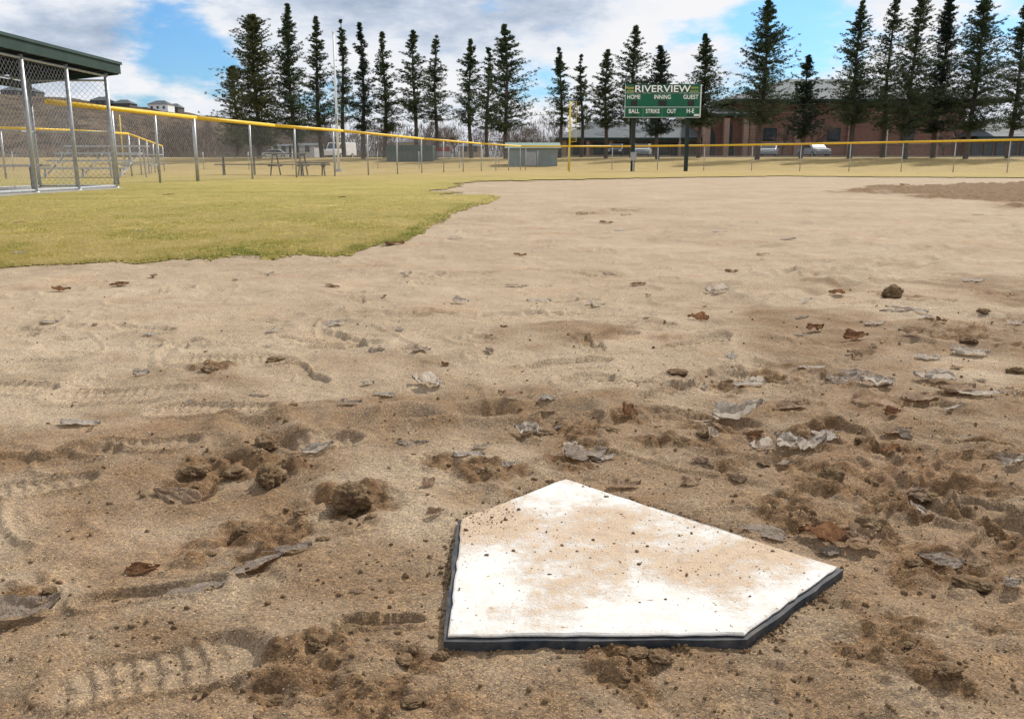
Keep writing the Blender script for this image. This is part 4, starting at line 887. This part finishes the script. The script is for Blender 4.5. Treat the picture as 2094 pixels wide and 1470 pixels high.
def hhouse(px,Y,w,wm,label,h=4.):
    x=at(px,250,Y).x; z=float(hillz(np.array([x]),np.array([Y]))[0])-1.; root=empty('hilltop_house',(x,Y,z),label,'house','houses along the hilltop')
    mb=MB(); mb.box(x-w/2,x+w/2,Y,Y+10,z,z+h); mb.build('wall',M[wm],root)
    mb=MB(); mb.add([(x-w/2-.5,Y-.5,z+h),(x+w/2+.5,Y-.5,z+h),(x+w/2+.5,Y+10.5,z+h),(x-w/2-.5,Y+10.5,z+h),(x-w*.2,Y+5,z+h+2.3),(x+w*.2,Y+5,z+h+2.3)],[(0,1,5,4),(2,3,4,5),(1,2,5),(3,0,4),(0,3,2,1)]); mb.build('roof',M['roof'],root)
    for k in (-.3,0,.3):
        mb=MB(); mb.box(x+w*k-.6,x+w*k+.6,Y-.1,Y-.01,z+1.6,z+3.); mb.build('window',M['glass'],root)
hhouse(325,500,11,'white','bright white house on the hilltop at the left'); hhouse(250,505,10,'house_dark','dark brown house on the hilltop left of the white one',3); hhouse(205,500,9,'house_dark','brown hilltop house seen just left of the dugout roof tip',3); hhouse(60,505,10,'house_dark','brown hilltop house seen through the dugout',3); hhouse(25,500,9,'house_dark','dark hilltop house at the left frame edge',3); hhouse(355,515,6,'house_dark','small dark house right of the white hilltop house',3)
# ------------------------------------------------------------ world
SUN_AZ=math.radians(38); SUN_EL=math.radians(41)
w=bpy.data.worlds.new('World'); scene.world=w; w.use_nodes=True; nt=w.node_tree; bg=nt.nodes['Background']
tc=N(nt,'ShaderNodeTexCoord').outputs['Generated']
sky=N(nt,'ShaderNodeTexSky'); sky.sky_type='NISHITA'; sky.sun_disc=False; sky.sun_elevation=SUN_EL; sky.sun_rotation=SUN_AZ
skc=mix(nt,1.,sky.outputs[0],(.052,.10,.15),'MULTIPLY')
mp=N(nt,'ShaderNodeMapping'); mp.inputs['Scale'].default_value=(1,1,2.6); L(nt,tc,mp.inputs['Vector'])
nA=noise_node(nt,mp.outputs[0],4.2,9,.58); nB=noise_node(nt,mp.outputs[0],11,8,.6); nC=noise_node(nt,mp.outputs[0],30,7,.62)
def sblob(px,py,r0,r1,sz=1.8):
    d=Vector(ray(px,py)).normalized(); s_=N(nt,'ShaderNodeVectorMath',operation='SUBTRACT'); L(nt,tc,s_.inputs[0]); s_.inputs[1].default_value=d
    m_=N(nt,'ShaderNodeVectorMath',operation='MULTIPLY'); L(nt,s_.outputs[0],m_.inputs[0]); m_.inputs[1].default_value=(1,1,sz)
    l=N(nt,'ShaderNodeVectorMath',operation='LENGTH'); L(nt,m_.outputs[0],l.inputs[0]); return maprange(nt,l.outputs['Value'],r1,r0)
def addup(items):
    out=None
    for nd,wt_ in items:
        q=math_(nt,'MULTIPLY',nd,wt_); out=q if out is None else math_(nt,'ADD',out,q)
    return out
blue=addup([(sblob(1640,75,.02,.13),.55),(sblob(350,60,.01,.09,1.3),.5),(sblob(2040,30,.0,.1),.5),(sblob(1110,180,.01,.08,1.6),.55),(sblob(1560,30,.0,.08),.3),(sblob(430,140,0.01,.1,2.),.5),(sblob(1000,12,0,.06,3),.35),(sblob(290,215,0.0,.06,2.5),.4),(sblob(1390,60,0.0,.05,1.5),.3),(sblob(640,210,0.0,.09,3),.35),(sblob(1480,190,0.0,.08,3),.35)])
sx=N(nt,'ShaderNodeSeparateXYZ'); L(nt,tc,sx.inputs[0])
up=maprange(nt,sx.outputs[2],.22,.6,0,.16)
bm_=math_(nt,'ADD',math_(nt,'ADD',blue,up),math_(nt,'MULTIPLY',math_(nt,'SUBTRACT',nA,.5),1.1)); bm_=math_(nt,'ADD',bm_,math_(nt,'MULTIPLY',math_(nt,'SUBTRACT',nB,.5),1.0)); bm_=math_(nt,'ADD',bm_,math_(nt,'MULTIPLY',math_(nt,'SUBTRACT',nC,.5),.5))
bmask=maprange(nt,bm_,.14,.56,0,.93)
dark=addup([(sblob(150,75,.02,.13),.55),(sblob(560,20,.0,.17,3),.3),(sblob(900,20,.0,.2,3),.4),(sblob(1130,-20,0,.2,3),.3),(sblob(1250,120,.0,.1,1.5),-.4),(sblob(300,170,.0,.1),-.45),(sblob(1450,60,0,.12,1.5),-.4),(sblob(1850,100,0,.12,1.5),-.3),(sblob(1480,150,0,.08,2),.2),(sblob(800,170,0,.15,2),-.25)])
dm=math_(nt,'ADD',dark,math_(nt,'ADD',math_(nt,'MULTIPLY',math_(nt,'SUBTRACT',nB,.5),1.6),math_(nt,'MULTIPLY',math_(nt,'SUBTRACT',nA,.5),.8))); dm=math_(nt,'ADD',dm,math_(nt,'MULTIPLY',math_(nt,'SUBTRACT',nC,.5),.6))
cloud=ramp(nt,maprange(nt,dm,-.3,.75,0,1,False),[(0,(1.,1.,1.02)),(.35,(.88,.92,.99)),(.62,(.62,.70,.83)),(1,(.38,.47,.62))])
hzn=maprange(nt,sx.outputs[2],.07,.0,0,.45); cloud=mix(nt,hzn,cloud,(.82,.88,.98))
fin=mix(nt,bmask,cloud,skc); L(nt,fin,bg.inputs['Color']); bg.inputs['Strength'].default_value=.93
sd_=bpy.data.lights.new('sun','SUN'); sd_.energy=4.6; sd_.angle=math.radians(1.0); sd_.color=(1,.96,.895)
so=bpy.data.objects.new('sun',sd_); COL.objects.link(so)
d=Vector((math.cos(SUN_EL)*math.sin(SUN_AZ),math.cos(SUN_EL)*math.cos(SUN_AZ),math.sin(SUN_EL))); so.rotation_euler=d.to_track_quat('Z','Y').to_euler(); so.location=(0,0,30)
# ------------------------------------------------------------ camera
cam=bpy.data.cameras.new('camera'); co=bpy.data.objects.new('camera',cam); COL.objects.link(co); co.location=(0,0,CH); co.rotation_euler=(math.pi/2-PIT,0,0)
cam.sensor_width=36; cam.lens=F/2094*36; cam.clip_start=.02; cam.clip_end=3000; scene.camera=co
scene.view_settings.view_transform='Standard'; scene.view_settings.look='None'; scene.view_settings.exposure=0
